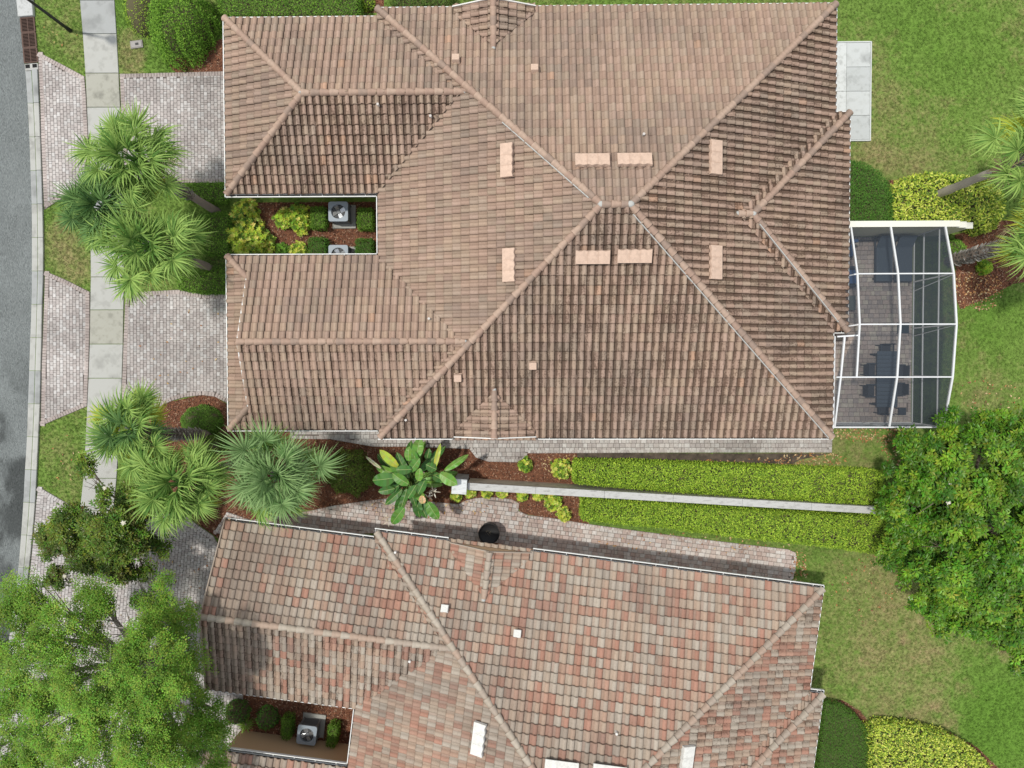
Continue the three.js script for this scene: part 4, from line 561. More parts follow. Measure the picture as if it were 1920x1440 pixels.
// ---------------------------------------------------------------- street furniture and small things
{
  const p = [-20.34, -15.13], G = thing('lamp_post', 'black street lamp post on the verge by the storm drain', 'street lamp', p), m = mat([0.012, 0.013, 0.014], 0.45);
  add(G, 'pole', join([rod([0, 0, 0], [0, 4.2, 0], 0.075, 0.05, 14)]), m); add(G, 'base', join([rod([0, 0, 0], [0, 0.2, 0], 0.1, 0.09, 16), rod([0, 0.2, 0], [0, 0.3, 0], 0.09, 0.075, 16)]), m); const L = add(G, 'lantern', join([rod([0, 4.2, 0], [0, 4.3, 0], 0.12, 0.16, 14), rod([0, 4.72, 0], [0, 4.95, 0], 0.24, 0.03, 14)]), m); add(L, 'globe', rod([0, 4.3, 0], [0, 4.72, 0], 0.14, 0.2, 14), mat([0.6, 0.6, 0.56], 0.3));
}
{
  const G = thing('storm_drain', 'rusty iron storm drain grating set in the kerb line', 'drain'), iron = mat([0.13, 0.085, 0.07], 0.8, { metalness: 0.3 }), c = [-22.19, -14.71], ry = 0.075;
  add(G, 'pit', box(0.62, 0.02, 2.0, c[0], -0.02 + 0.012, c[1], ry), mat([0.012, 0.011, 0.01], 1)); const f = (x, z) => [c[0] + Math.cos(ry) * x + Math.sin(ry) * z, c[1] - Math.sin(ry) * x + Math.cos(ry) * z];
  for (let k = 0; k < 3; k++) { const fr = []; const z0 = -0.68 + k * 0.68; for (let j = 0; j < 10; j++) { const [x, z] = f(0, z0 - 0.28 + j * 0.062); fr.push(box(0.56, 0.03, 0.022, x, 0.04, z, ry)); } for (const ox of [-0.3, 0, 0.3]) { const [x, z] = f(ox, z0); fr.push(box(ox ? 0.06 : 0.03, 0.034, 0.64, x, 0.041, z, ry)); } for (const oz of [-0.32, 0.32]) { const [x, z] = f(0, z0 + oz); fr.push(box(0.6, 0.035, 0.035, x, 0.042, z, ry)); } add(G, 'grating', join(fr), iron); }
  const b = f(0.0, -1.42), e = f(0.0, 1.2); const hb = rbox(0.7, 0.2, 0.78, 0.03); hb.rotateY(ry); hb.translate(b[0], 0.06, b[1]); add(G, 'kerb_hood', hb, conc([0.48, 0.49, 0.49], 0.7)); const in2 = rbox(0.6, 0.1, 0.3, 0.02); in2.rotateY(ry); in2.translate(e[0], 0.02, e[1]); add(G, 'kerb_inlet', in2, concA); for (const ox of [-0.16, 0.16]) { const [x, z] = f(ox, 1.17); add(G, 'inlet_slot', box(0.2, 0.012, 0.16, x, 0.073, z, ry), mat([0.02, 0.02, 0.02], 1)); }
  const verge = f(0.5, -0.3);
}
{
  const G = thing('meter_box', 'grey utility meter box lid sunk in the dry turf', 'meter box', [-17.32, -14.48], 0, 0.12), m = conc([0.30, 0.28, 0.27], 1.2); add(G, 'frame', rbox(0.56, 0.07, 0.34, 0.01, 0, 0.03, 0), m); add(G, 'lid', rbox(0.46, 0.02, 0.25, 0.005, 0, 0.07, 0), conc([0.36, 0.34, 0.33], 1.5)); add(G, 'reader_cap', rbox(0.14, 0.02, 0.1, 0.005, 0.03, 0.085, 0), mat([0.03, 0.03, 0.03], 0.6));
}
{
  const G = thing('round_bin', 'round black open tub standing on the path by the small gable', 'tub', [-1.52, 7.44], 0.055), m = mat([0.008, 0.008, 0.009], 0.6); const lathe = new THREE.LatheGeometry([[0.001, 0.02], [0.36, 0.02], [0.4, 0.05], [0.44, 0.62], [0.47, 0.64], [0.47, 0.67], [0.43, 0.67], [0.41, 0.5], [0.001, 0.48]].map(([a, b]) => new THREE.Vector2(a, b)), 28); add(G, 'tub_shell', lathe, m);
  const s = new Soup(); reseed(5); for (let k = 0; k < 26; k++) { const a = rr(0, 6.3), r = rr(0, 0.36), x = r * Math.cos(a), z = r * Math.sin(a), d = rr(0.012, 0.025), t = rr(0, 3); s.tri([x + d * Math.cos(t), 0.486, z + d * Math.sin(t)], [x - d * Math.cos(t), 0.486, z - d * Math.sin(t)], [x + d * Math.sin(t), 0.492, z - d * Math.cos(t)], [0.22, 0.18, 0.12]); } add(G, 'leaf_litter', s.geo(), mat([1, 1, 1], 0.9, { vertexColors: true }), null, true);
  const [qx, qz] = [-12.68, 17.15], K = thing('plant_pot', 'dark glazed pot by the courtyard wall of the patchwork roofed house', 'pot', [qx, qz], 0.01); const lp = new THREE.LatheGeometry([[0.001, 0], [0.14, 0], [0.2, 0.2], [0.23, 0.42], [0.25, 0.45], [0.22, 0.45], [0.2, 0.36], [0.001, 0.34]].map(([a, b]) => new THREE.Vector2(a, b)), 20); add(K, 'pot_body', lp, mat([0.02, 0.024, 0.03], 0.2)); add(K, 'soil', new THREE.CylinderGeometry(0.195, 0.195, 0.02, 18), darkSoil, [0, 0.36, 0]);
}

// ---------------------------------------------------------------- plants
const leafMat = new THREE.MeshPhysicalMaterial({ color: 0xffffff, roughness: 0.6, specularIntensity: 0.3, side: THREE.DoubleSide, vertexColors: true, transmission: 0.22, thickness: 0 });
const glossLeaf = new THREE.MeshPhysicalMaterial({ color: 0xffffff, roughness: 0.4, specularIntensity: 0.45, side: THREE.DoubleSide, vertexColors: true });
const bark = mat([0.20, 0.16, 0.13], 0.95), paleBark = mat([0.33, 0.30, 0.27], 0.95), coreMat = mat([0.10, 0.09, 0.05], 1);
const V = (x, y, z) => new THREE.Vector3(x, y, z);
function leaf(s, p, d, up, L, w, col, fold = 0.25) {              // one folded leaf: base p, direction d, face towards up
  const dl = Math.hypot(...d) || 1, dx = d[0] / dl, dy = d[1] / dl, dz = d[2] / dl;
  let sx = up[1] * dz - up[2] * dy, sy = up[2] * dx - up[0] * dz, sz = up[0] * dy - up[1] * dx; const sl = Math.hypot(sx, sy, sz) || 1; sx /= sl; sy /= sl; sz /= sl;
  const nx = dy * sz - dz * sy, ny = dz * sx - dx * sz, nz = dx * sy - dy * sx, m = 0.45 * L, f = w * fold * 0.5, b = p, t = [p[0] + dx * L - nx * f, p[1] + dy * L - ny * f, p[2] + dz * L - nz * f];
  const l = [p[0] + dx * m + sx * w / 2 + nx * f, p[1] + dy * m + sy * w / 2 + ny * f, p[2] + dz * m + sz * w / 2 + nz * f], r = [p[0] + dx * m - sx * w / 2 + nx * f, p[1] + dy * m - sy * w / 2 + ny * f, p[2] + dz * m - sz * w / 2 + nz * f];
  s.tri(b, t, l, col); s.tri(b, r, t, col);
}
const rdir = () => { const y = rr(-1, 1), a = rr(0, Math.PI * 2), r = Math.sqrt(1 - y * y); return [r * Math.cos(a), y, r * Math.sin(a)]; };
const tint = (pal, v = 0.15) => { const c = pick(pal), k = rr(1 - v, 1 + v); return [c[0] * k, c[1] * k, c[2] * k]; };
const areaOf = (p) => Math.abs(p.reduce((t, a, i) => { const b = p[(i + 1) % p.length]; return t + a[0] * b[1] - b[0] * a[1]; }, 0)) / 2;
const insetPoly = (p, d) => { const cx = p.reduce((t, a) => t + a[0], 0) / p.length, cz = p.reduce((t, a) => t + a[1], 0) / p.length; return p.map(([x, z]) => { const l = Math.hypot(x - cx, z - cz); return [x - (x - cx) / l * Math.min(d * 1.3, l * 0.5), z - (z - cz) / l * Math.min(d * 1.3, l * 0.5)]; }); };
const HG = [[0.16, 0.31, 0.035], [0.11, 0.23, 0.028], [0.21, 0.38, 0.05], [0.075, 0.16, 0.02]], HL = [[0.36, 0.53, 0.05], [0.29, 0.45, 0.042], [0.46, 0.61, 0.07], [0.14, 0.25, 0.028], [0.20, 0.33, 0.034]], HD = [[0.10, 0.19, 0.032], [0.07, 0.135, 0.022], [0.13, 0.22, 0.036], [0.13, 0.15, 0.04]], HY = [[0.55, 0.63, 0.085], [0.44, 0.55, 0.065], [0.66, 0.68, 0.16], [0.28, 0.41, 0.05], [0.13, 0.23, 0.035]], HS = [[0.065, 0.17, 0.025], [0.085, 0.20, 0.028], [0.11, 0.24, 0.036]];
function hedge(name, label, poly, h, o = {}) {
  const { pal = HG, L = 0.075, dens = 900, rough = 0.05, group, spread = 0.6, loose = 0 } = o, G = thing(name, label, 'hedge', [0, 0], 0, 0, group), s = new Soup();
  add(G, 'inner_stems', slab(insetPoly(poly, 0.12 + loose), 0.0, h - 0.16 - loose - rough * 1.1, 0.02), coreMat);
  const xs = poly.map((a) => a[0]), zs = poly.map((a) => a[1]), x0 = Math.min(...xs), x1 = Math.max(...xs), z0 = Math.min(...zs), z1 = Math.max(...zs), n = Math.round(areaOf(poly) * dens);
  for (let k = 0, g = 0; k < n && g < n * 6; g++) { const x = rr(x0, x1), z = rr(z0, z1); if (!inPoly(poly, x, z)) continue; const b = fbm(x * 2.2, z * 2.2, 2, 300), y = h + (b - 0.5) * rough * 3 - rnd() * rnd() * (0.13 + loose); if (o.gaps && vnoise(x * 3.1, z * 3.1, 77) > 1 - o.gaps) continue; const d = rdir(); leaf(s, [x, y, z], [d[0], d[1] * spread + 0.25, d[2]], [d[2] * 0.4, 1, -d[0] * 0.4], L * rr(0.7, 1.3), L * rr(0.4, 0.62), tint(pal, 0.3)); k++; }
  for (let i = 0; i < poly.length; i++) { const a = poly[i], b = poly[(i + 1) % poly.length], l = Math.hypot(b[0] - a[0], b[1] - a[1]), m = Math.round(l * h * dens * 0.7); let nx = (b[1] - a[1]) / l, nz = -(b[0] - a[0]) / l; if (inPoly(poly, (a[0] + b[0]) / 2 + nx * 0.02, (a[1] + b[1]) / 2 + nz * 0.02)) { nx = -nx; nz = -nz; } for (let k = 0; k < m; k++) { const t = rnd(), j = rr(-0.07, 0.05), d = rdir(); leaf(s, [lerp(a[0], b[0], t) + nx * j, rr(0.03, h), lerp(a[1], b[1], t) + nz * j], [d[0] + nx * 0.5, d[1] + 0.4, d[2] + nz * 0.5], [nx + d[2] * 0.4, 0.7, nz - d[0] * 0.4], L * rr(0.7, 1.3), L * rr(0.4, 0.62), tint(pal)); } }
  add(G, 'foliage', s.geo(), o.gloss ? glossLeaf : leafMat); return G;
}
function bush(name, label, [x, z], r, h, o = {}) {                // a domed shrub
  const { pal = HG, L = 0.07, n = 2500, rz = r, core = 0.88, group, scatter = 0.1, rosette = 0 } = o, G = thing(name, label, 'shrub', [x, z], 0, 0, group), s = new Soup();
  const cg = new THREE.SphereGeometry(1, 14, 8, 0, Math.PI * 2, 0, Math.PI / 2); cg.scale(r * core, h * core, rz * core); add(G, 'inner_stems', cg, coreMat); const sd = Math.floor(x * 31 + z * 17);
  for (let k = 0; k < n; k++) { let d = rdir(); if (d[1] < -0.05) d[1] = -d[1]; const b = 0.9 + (o.lump ?? 0.3) * (fbm(d[0] * 2.6 + 5, d[2] * 2.6 + d[1] * 2, 2, sd) - 0.42), q = b * (1 - rnd() * scatter), p = [d[0] * r * q, Math.max(0.02, d[1] * h * q), d[2] * rz * q];
    if (rosette) { const c0 = tint(pal, 0.12), a0 = rr(0, 6.3); for (let j = 0; j < rosette; j++) { const a = a0 + j * 2.4; leaf(s, p, [Math.cos(a) + d[0] * 0.5, 0.15 + 0.3 * rnd() + d[1] * 0.3, Math.sin(a) + d[2] * 0.5], [-Math.cos(a) * 0.3, 1, -Math.sin(a) * 0.3], L * rr(0.8, 1.2), L * 0.48, c0.map((t) => t * rr(0.8, 1.2))); } }
    else { const e = rdir(); leaf(s, p, [e[0] + d[0] * 0.6, e[1] * 0.6 + d[1] * 0.6, e[2] + d[2] * 0.6], [d[0] + e[2] * 0.4, d[1] + 0.3, d[2] - e[0] * 0.4], L * rr(0.7, 1.3), L * rr(0.4, 0.6), tint(pal)); } }
  add(G, 'foliage', s.geo(), leafMat); return G;
}
reseed(51);
bush('clipped_bush', 'large round clipped green bush above the paved drive', [-14.92, -15.02], 1.55, 1.9, { pal: [[0.17, 0.34, 0.035], [0.13, 0.27, 0.028], [0.25, 0.44, 0.05], [0.09, 0.19, 0.02]], n: 12000, rz: 1.65, L: 0.085, lump: 0.75, core: 0.72, scatter: 0.16 });
bush('clipped_bush', 'lighter green loose bush merging into the big round one, nearer the footpath', [-16.85, -15.92], 0.85, 1.2, { pal: HL, n: 3000, rz: 1.3, scatter: 0.25 });
hedge('clipped_hedge', 'dense green hedge along the upper eave beside the big round bush', [[-13.51, -17.06], [-7.09, -16.99], [-7.10, -15.24], [-12.72, -15.29], [-13.14, -15.46]], 1.0, { dens: 800 });
hedge('clipped_hedge', 'short green hedge at the upper edge beside the little gable', [[-5.67, -16.86], [-3.11, -16.83], [-3.12, -15.69], [-5.67, -15.71]], 0.8, { pal: HD });
bush('clipped_bush', 'small yellow green plant at the upper edge, in the bark bed', [-6.85, -16.11], 0.3, 0.45, { pal: HL, n: 300, L: 0.1 });
hedge('clipped_hedge', 'low green hedge along the near edge of the hip ended wing drive', [[-15.35, -8.10], [-13.21, -8.20], [-13.19, -7.36], [-14.22, -7.31], [-15.05, -7.48]], 0.5, { pal: HG });
hedge('clipped_hedge', 'low mounded hedge at the mouth of the courtyard', [[-14.42, -6.73], [-13.79, -6.86], [-13.08, -6.84], [-13.10, -5.02], [-13.82, -4.93], [-14.25, -5.07], [-14.52, -5.88]], 0.5, { pal: HG, rough: 0.1 });
hedge('clipped_hedge', 'low hedge along the upper edge of the mottled drive', [[-15.48, -4.19], [-14.47, -4.28], [-13.20, -4.53], [-13.21, -3.32], [-14.34, -3.30], [-15.37, -3.50]], 0.45, { pal: HG, rough: 0.1 });
hedge('clipped_hedge', 'dark low hedge against the clipped gable wing, by the palms', [[-14.13, -4.88], [-13.13, -4.88], [-13.13, -4.50], [-14.45, -4.27]], 0.5, { pal: HD });
// courtyard planting
[[[-12.40, -6.86], 0.72, 'by the eave'], [[-12.20, -6.11], 0.78, 'mid cluster'], [[-11.73, -5.55], 0.7, 'nearest the bark path'], [[-12.42, -5.27], 0.6, 'against the clipped gable eave'], [[-12.72, -5.83], 0.5, 'at the street end']].forEach(([q, r, t]) => bush('variegated_shrub', `yellow variegated shrub of the large courtyard cluster, ${t}`, q, r, 0.95, { pal: HY, n: 210, L: 0.15, core: 0.5, scatter: 0.5, rosette: 6, group: 'courtyard variegated shrubs' }));
[[[-10.65, -6.61], 0.52, 'nearest the street'], [[-10.03, -6.80], 0.56, 'under the eave'], [[-9.89, -6.37], 0.48, 'nearest the bark path']].forEach(([q, r, t]) => bush('variegated_shrub', `yellow green shrub of the mid courtyard group, ${t}`, q, r, 0.7, { pal: [...HY, ...HY, ...HL], n: 150, L: 0.14, core: 0.55, scatter: 0.5, rosette: 6, group: 'courtyard variegated shrubs' }));
[[[-10.70, -5.17], 0.45, 'green half'], [[-10.08, -5.21], 0.45, 'yellow half']].forEach(([q, r, t], i) => bush('variegated_shrub', `low courtyard shrub by the clipped gable eave, ${t} of the pair`, q, r, 0.5, { pal: i ? HY : HG, n: 140, L: 0.11, core: 0.55, scatter: 0.5, rosette: 6, group: 'courtyard variegated shrubs' }));
hedge('box_shrub', 'square clipped shrub on the street side of the fully visible air conditioner', [[-9.34, -7.04], [-8.75, -7.04], [-8.76, -6.15], [-9.37, -6.15]], 0.65, { dens: 1300, L: 0.06, group: 'square clipped courtyard shrubs' });
hedge('box_shrub', 'square clipped shrub in the courtyard corner beside the fully visible air conditioner', [[-7.26, -6.99], [-6.67, -6.98], [-6.66, -6.09], [-7.27, -6.10]], 0.65, { dens: 1300, L: 0.06, group: 'square clipped courtyard shrubs' });
hedge('box_shrub', 'square clipped shrub on the street side of the half hidden air conditioner', [[-9.47, -5.69], [-8.72, -5.68], [-8.72, -4.79], [-9.48, -4.79]], 0.65, { dens: 1300, L: 0.06, pal: HS, group: 'square clipped courtyard shrubs' });
hedge('box_shrub', 'square clipped shrub in the courtyard corner beside the half hidden air conditioner', [[-7.37, -5.63], [-6.66, -5.63], [-6.67, -4.78], [-7.38, -4.78]], 0.65, { dens: 1300, L: 0.06, pal: HS, group: 'square clipped courtyard shrubs' });
hedge('box_shrub', 'narrow clipped shrub on the street side of the far courtyard air conditioner', [[-10.86, 15.81], [-10.47, 15.86], [-10.53, 16.78], [-10.89, 16.74]], 0.7, { dens: 1300, L: 0.06, group: 'square clipped courtyard shrubs' });
hedge('box_shrub', 'narrow clipped shrub on the inner side of the far courtyard air conditioner', [[-8.74, 16.14], [-8.36, 16.19], [-8.49, 17.11], [-8.87, 17.06]], 0.7, { dens: 1300, L: 0.06, group: 'square clipped courtyard shrubs' });
bush('dark_shrub', 'dark leafy shrub beside the spiky plant in the far courtyard', [-11.68, 16.02], 0.55, 0.8, { pal: HS, n: 900, L: 0.12, scatter: 0.3 });
bush('dark_shrub', 'dark shrub under the oak at the far courtyard mouth', [-13.06, 15.73], 0.6, 0.9, { pal: HS, n: 900, L: 0.12, scatter: 0.3 });
// beds between the houses
bush('clipped_bush', 'bright green domed bush in the bark bed by the mottled drive', [-14.54, 2.44], 1.0, 0.85, { pal: [[0.13, 0.26, 0.035], [0.10, 0.21, 0.03], [0.17, 0.30, 0.05]], n: 6000, rz: 0.75, L: 0.065 });
bush('clipped_bush', 'dull green low bush beside the domed one, under the palm trunk', [-13.97, 3.53], 0.7, 0.7, { pal: [[0.15, 0.25, 0.035], [0.11, 0.19, 0.028]], n: 2400, rz: 0.6, lump: 0.6 });
bush('dark_shrub', 'wide dark green mound beside the grey green palm', [-7.94, 4.79], 1.1, 0.9, { pal: [[0.17, 0.27, 0.04], [0.12, 0.20, 0.03], [0.21, 0.30, 0.05], [0.17, 0.16, 0.05]], n: 6500, rz: 1.05, L: 0.09, scatter: 0.2, lump: 0.7, core: 0.75 });
bush('red_shrub', 'sparse reddish shrub in the bark bed below the wing corner', [-12.64, 4.10], 0.75, 0.5, { pal: [[0.16, 0.13, 0.04], [0.10, 0.12, 0.03], [0.22, 0.11, 0.05], [0.13, 0.17, 0.04]], n: 1100, scatter: 0.5, core: 0.4 });
[[[0.10, 4.44], 0.34, 'small one by the paved bulge', HG], [[1.72, 4.61], 0.52, 'large one at the hedge end', HY]].forEach(([q, r, t, pal]) => bush('variegated_shrub', `yellow shrub above the garden wall, ${t}`, q, r, 0.65, { pal: [...pal, ...HY], n: r > 0.4 ? 210 : 120, L: 0.11, core: 0.5, scatter: 0.5, rosette: 6, group: 'variegated shrubs by the garden wall' }));
[[[-3.01, 5.87], 0.26, 'first from the pillar'], [[-2.39, 5.65], 0.3, 'second from the pillar'], [[-1.62, 5.72], 0.24, 'third from the pillar'], [[-0.95, 5.67], 0.28, 'fourth from the pillar'], [[-0.04, 5.82], 0.28, 'fifth from the pillar'], [[0.70, 5.77], 0.3, 'sixth from the pillar'], [[1.37, 6.10], 0.46, 'seventh from the pillar, the biggest'], [[1.84, 6.68], 0.34, 'eighth from the pillar']].forEach(([q, r, t]) => bush('variegated_shrub', `yellow variegated shrub in the row below the garden wall, ${t}`, q, r, 0.5, { pal: HY, n: Math.round(360 * r), L: 0.11, core: 0.5, scatter: 0.5, rosette: 6, group: 'variegated shrubs by the garden wall' }));
hedge('long_hedge', 'long lime green hedge on the upper side of the garden wall', [[2.29, 4.18], [5.10, 4.23], [9.72, 4.41], [13.41, 4.55], [15.59, 4.64], [15.72, 6.08], [13.42, 5.94], [9.73, 5.69], [6.26, 5.44], [3.94, 5.25], [2.24, 5.09]], 1.1, { pal: HL, dens: 950, L: 0.085, rough: 0.2 });
hedge('long_hedge', 'long lime green hedge on the lower side of the garden wall', [[2.61, 5.82], [5.10, 6.00], [9.74, 6.32], [13.43, 6.57], [15.96, 6.73], [15.98, 8.27], [13.44, 7.90], [9.74, 7.49], [6.26, 7.07], [3.94, 6.84], [2.59, 6.71]], 1.1, { pal: HL, dens: 950, L: 0.085, rough: 0.2 });
hedge('clipped_hedge', 'rounded dark green hedge between the house corner and the yellow hedge', [[14.15, -8.91], [14.79, -8.79], [15.44, -8.44], [15.90, -7.93], [16.07, -7.29], [16.06, -6.18], [14.18, -6.19]], 0.8, { pal: HS, dens: 1100, L: 0.07 });
hedge('yellow_hedge', 'broad yellow green hedge round the slender palm trunk', [[16.15, -7.68], [16.47, -8.04], [17.38, -8.29], [18.63, -8.21], [20.00, -8.02], [20.69, -7.47], [20.82, -6.55], [20.44, -5.96], [19.92, -5.78], [19.39, -6.10], [17.98, -6.15], [16.17, -6.16]], 0.9, { pal: HY, dens: 420, L: 0.13, rough: 0.12, loose: 0.12 });
bush('clipped_bush', 'small bright green bush outside the screen below the cream wall end', [19.08, -5.11], 0.5, 0.6, { pal: HG, n: 900, L: 0.1 });
bush('variegated_shrub', 'small yellow green plant beside the thick shaggy palm trunk', [20.44, -4.34], 0.3, 0.4, { pal: HL, n: 90, L: 0.12, core: 0.4, rosette: 6 });
hedge('clipped_hedge', 'smooth dark green quarter round hedge at the corner of the patchwork roofed house', [[13.46, 15.03], [14.10, 15.12], [14.81, 15.60], [15.32, 16.31], [15.59, 17.23], [15.68, 19.40], [13.08, 19.42]], 0.55, { pal: [[0.085, 0.19, 0.025], [0.07, 0.165, 0.022], [0.10, 0.21, 0.03]], dens: 1500, L: 0.055, rough: 0.02 });
hedge('yellow_hedge', 'yellow green hedge beside the dark quarter round one', [[15.38, 16.09], [15.99, 15.89], [17.27, 16.01], [18.68, 16.35], [19.78, 16.97], [20.59, 17.73], [21.17, 19.20], [15.41, 19.25]], 0.8, { pal: HY, dens: 480, L: 0.12, rough: 0.1, loose: 0.1 });
// ---------------------------------------------------------------- fan palms
function fanLeaf(R, Lp, droop, nSeg, seedN, colA, colB) {
  reseed(seedN); const s = new Soup(), N = 5, pet = (t) => [Lp * t, -0.16 * Lp * t * t, 0];
  for (let i = 0; i < N; i++) { const a = pet(i / N), b = pet((i + 1) / N), w = 0.022 - 0.008 * i / N; s.quad([a[0], a[1], -w], [b[0], b[1], -w], [b[0], b[1], w], [a[0], a[1], w], colA.map((t) => t * 1.15)); s.quad([a[0], a[1], -w], [a[0], a[1] - w, 0], [b[0], b[1] - w, 0], [b[0], b[1], -w], colA); s.quad([a[0], a[1], w], [b[0], b[1], w], [b[0], b[1] - w, 0], [a[0], a[1] - w, 0], colA); }
  const h = pet(1);
  for (let k = 0; k < nSeg; k++) {
    const f = (k + 0.5) / nSeg * 2 - 1, phi = f * 2.25 + rr(-0.05, 0.05), len = R * (0.74 + 0.26 * Math.cos(phi * 0.65)) * rr(0.78, 1.08), dr = droop * rr(0.5, 1.7), c = Math.cos(phi), q = Math.sin(phi), pl = (k % 2 ? 1 : -1) * 0.02, hue = mix3(colA, colB, rr(0, 1)), kink = rr(-0.05, 0.05);
    const pt = (t, w) => { const r = len * t, y = h[1] + 0.26 * Math.abs(q) * r * (1 - t * 0.4) - 0.16 * c * r - dr * len * t * t * t, x = h[0] + c * r * (1 - 0.15 * dr * t * t) - q * kink * t * t, z = q * r * (1 - 0.15 * dr * t * t) + c * kink * t * t; return [x - q * w, y + pl * Math.sign(w) * (1 - t), z + c * w]; };
    const st = [[0.0, 0.008], [0.42, 0.026], [0.72, 0.014]];
    for (let i = 0; i < 2; i++) { const [t0, w0] = st[i], [t1, w1] = st[i + 1]; s.quad(pt(t0, -w0), pt(t1, -w1), pt(t1, w1), pt(t0, w0), hue); }
    s.tri(pt(0.72, -0.014), pt(1, 0.0001), pt(0.72, 0.014), mix3(hue, colB, 0.4));
  }
  return s.geo();
}
const lens = [0.35, 0.6, 0.85, 1.05, 1.25];
const fronds = {
  green: lens.map((l, i) => fanLeaf(0.86, l, 0.34, 30, 61 + i, [0.09, 0.20, 0.035], [0.34, 0.49, 0.12])),
  grey: lens.map((l, i) => fanLeaf(0.88, l, 0.36, 30, 71 + i, [0.095, 0.195, 0.055], [0.29, 0.43, 0.17])),
  yellow: lens.map((l, i) => fanLeaf(0.84, l, 0.55, 30, 81 + i, [0.24, 0.32, 0.03], [0.52, 0.56, 0.07])),
  dead: lens.map((l, i) => fanLeaf(0.75, l, 0.9, 24, 86 + i, [0.26, 0.19, 0.11], [0.42, 0.33, 0.20])),
  dark: lens.map((l, i) => fanLeaf(0.86, l, 0.34, 30, 91 + i, [0.06, 0.14, 0.04], [0.17, 0.30, 0.085])),
};
function palm(label, base, head, H, o = {}) {
  const { n = 26, kinds = ['green'], boots = true, old = 0.2, scale = 1.1, sd = 1, trunk = 0.17, flowers = 0 } = o, G = thing('fan_palm', label, 'palm tree', base, 0, 0, o.group); reseed(400 + sd * 13);
  const hx = head[0] - base[0], hz = head[1] - base[1], axis = (t) => V(hx * Math.pow(t, 1.4), H * t, hz * Math.pow(t, 1.4)), curve = new THREE.CatmullRomCurve3([0, 0.3, 0.6, 1].map(axis));
  const tg = new THREE.TubeGeometry(curve, 18, trunk, 10), p = tg.attributes.position; for (let i = 0; i < p.count; i++) { const t = p.getY(i) / H, c = axis(clamp(t)), k = (1.12 - 0.25 * t) * (1 + 0.09 * Math.sin(t * H * 22)); p.setX(i, c.x + (p.getX(i) - c.x) * k); p.setZ(i, c.z + (p.getZ(i) - c.z) * k); } tg.computeVertexNormals(); add(G, 'trunk', tg, o.smooth ? mat([0.38, 0.34, 0.30], 0.95) : mat([0.24, 0.20, 0.17], 0.95));
  if (boots) { const s = new Soup(), rows = Math.round(H * (o.bootLen ?? 0.6) * 9), t0 = o.bootFrom ?? (1 - (o.bootLen ?? 0.6)); for (let i = 0; i < rows; i++) for (let k = 0; k < 6; k++) { const t = lerp(t0, 0.985, i / rows), c = axis(t), a = i * 0.52 + k * 1.047, r = trunk * 0.98, up = rr(0.2, 0.34), out = rr(0.09, 0.17), w = 0.06, ca = Math.cos(a), sa = Math.sin(a), A = [c.x + ca * r - sa * w, c.y, c.z + sa * r + ca * w], B = [c.x + ca * r + sa * w, c.y, c.z + sa * r - ca * w], T1 = [c.x + ca * (r + out) - sa * w * 0.45, c.y + up, c.z + sa * (r + out) + ca * w * 0.45], T2 = [c.x + ca * (r + out) + sa * w * 0.45, c.y + up, c.z + sa * (r + out) - ca * w * 0.45], g = rr(0.32, 0.7), col = [g, g * 0.96, g * 0.9]; s.quad(A, T1, T2, B, col); s.tri(A, [c.x + ca * (r + out * 0.3), c.y - 0.02, c.z + sa * (r + out * 0.3)], T1, col.map((q) => q * 0.9)); } add(G, 'leaf_bases', s.geo(), mat([1, 1, 1], 0.9, { vertexColors: true }), null, true); }
  const top = axis(1);
  for (let k = 0; k < n; k++) {
    const f = (k + 0.5) / n, el = (f < 0.2 ? rr(0.8, 1.35) : lerp(0.85, -0.45, (f - 0.2) / 0.8)) + rr(-0.2, 0.2), az = k * 2.39996 + rr(-0.5, 0.5), kind = k >= n - (o.deadLeaves ?? 2) ? 'dead' : f > 1 - old ? (o.oldKind ?? 'yellow') : pick(kinds);
    const drop = kind === 'dead' ? 0.55 : 0; const m = add(G, 'palm_frond', fronds[kind][f < 0.2 ? Math.floor(rr(0, 2)) : Math.floor(rr(1, 4.99))], leafMat, [top.x + 0.06 * Math.cos(az), top.y + 0.1 - f * 0.25, top.z - 0.06 * Math.sin(az)]); m.rotation.order = 'YZX'; m.rotation.y = az; m.rotation.z = el - drop; m.rotation.x = rr(-0.6, 0.6); m.scale.setScalar(scale * rr(0.85, 1.15));
  }
  if (flowers) { const s = new Soup(); for (let b = 0; b < flowers; b++) { const a = rr(0, 6.3), L = rr(1.2, 1.7); for (let k = 0; k < 110; k++) { const t = rr(0.45, 1), q = 0.16; leaf(s, [top.x + Math.cos(a) * L * t + rr(-q, q), top.y + 0.5 - 0.5 * t + rr(-q, q), top.z + Math.sin(a) * L * t + rr(-q, q)], rdir(), [0, 1, 0], 0.09, 0.04, [0.62, 0.58, 0.34]); } } add(G, 'flower_spray', s.geo(), leafMat); }
  return G;
}
palm('tall fan palm over the footpath, its shaggy trunk rising from the hip ended wing corner', [-13.79, -7.00], [-14.89, -7.97], 4.7, { n: 44, sd: 1, old: 0.12, flowers: 1 });
palm('fan palm in the middle of the verge group, beside the clipped gable wing corner', [-14.00, -4.45], [-14.58, -4.70], 4.4, { n: 44, sd: 2, flowers: 1, old: 0.1 });
palm('darkest fan palm of the verge group, nearest the street', [-16.40, -6.22], [-16.26, -6.14], 4.5, { n: 34, sd: 3, kinds: ['dark'], oldKind: 'green', scale: 1.05 });
palm('fan palm with yellowed lower fronds, leaning over the footpath below the mottled drive', [-14.21, 3.02], [-15.05, 2.42], 5.0, { n: 32, sd: 4, kinds: ['green', 'dark'], old: 0.3, bootLen: 0.8 });
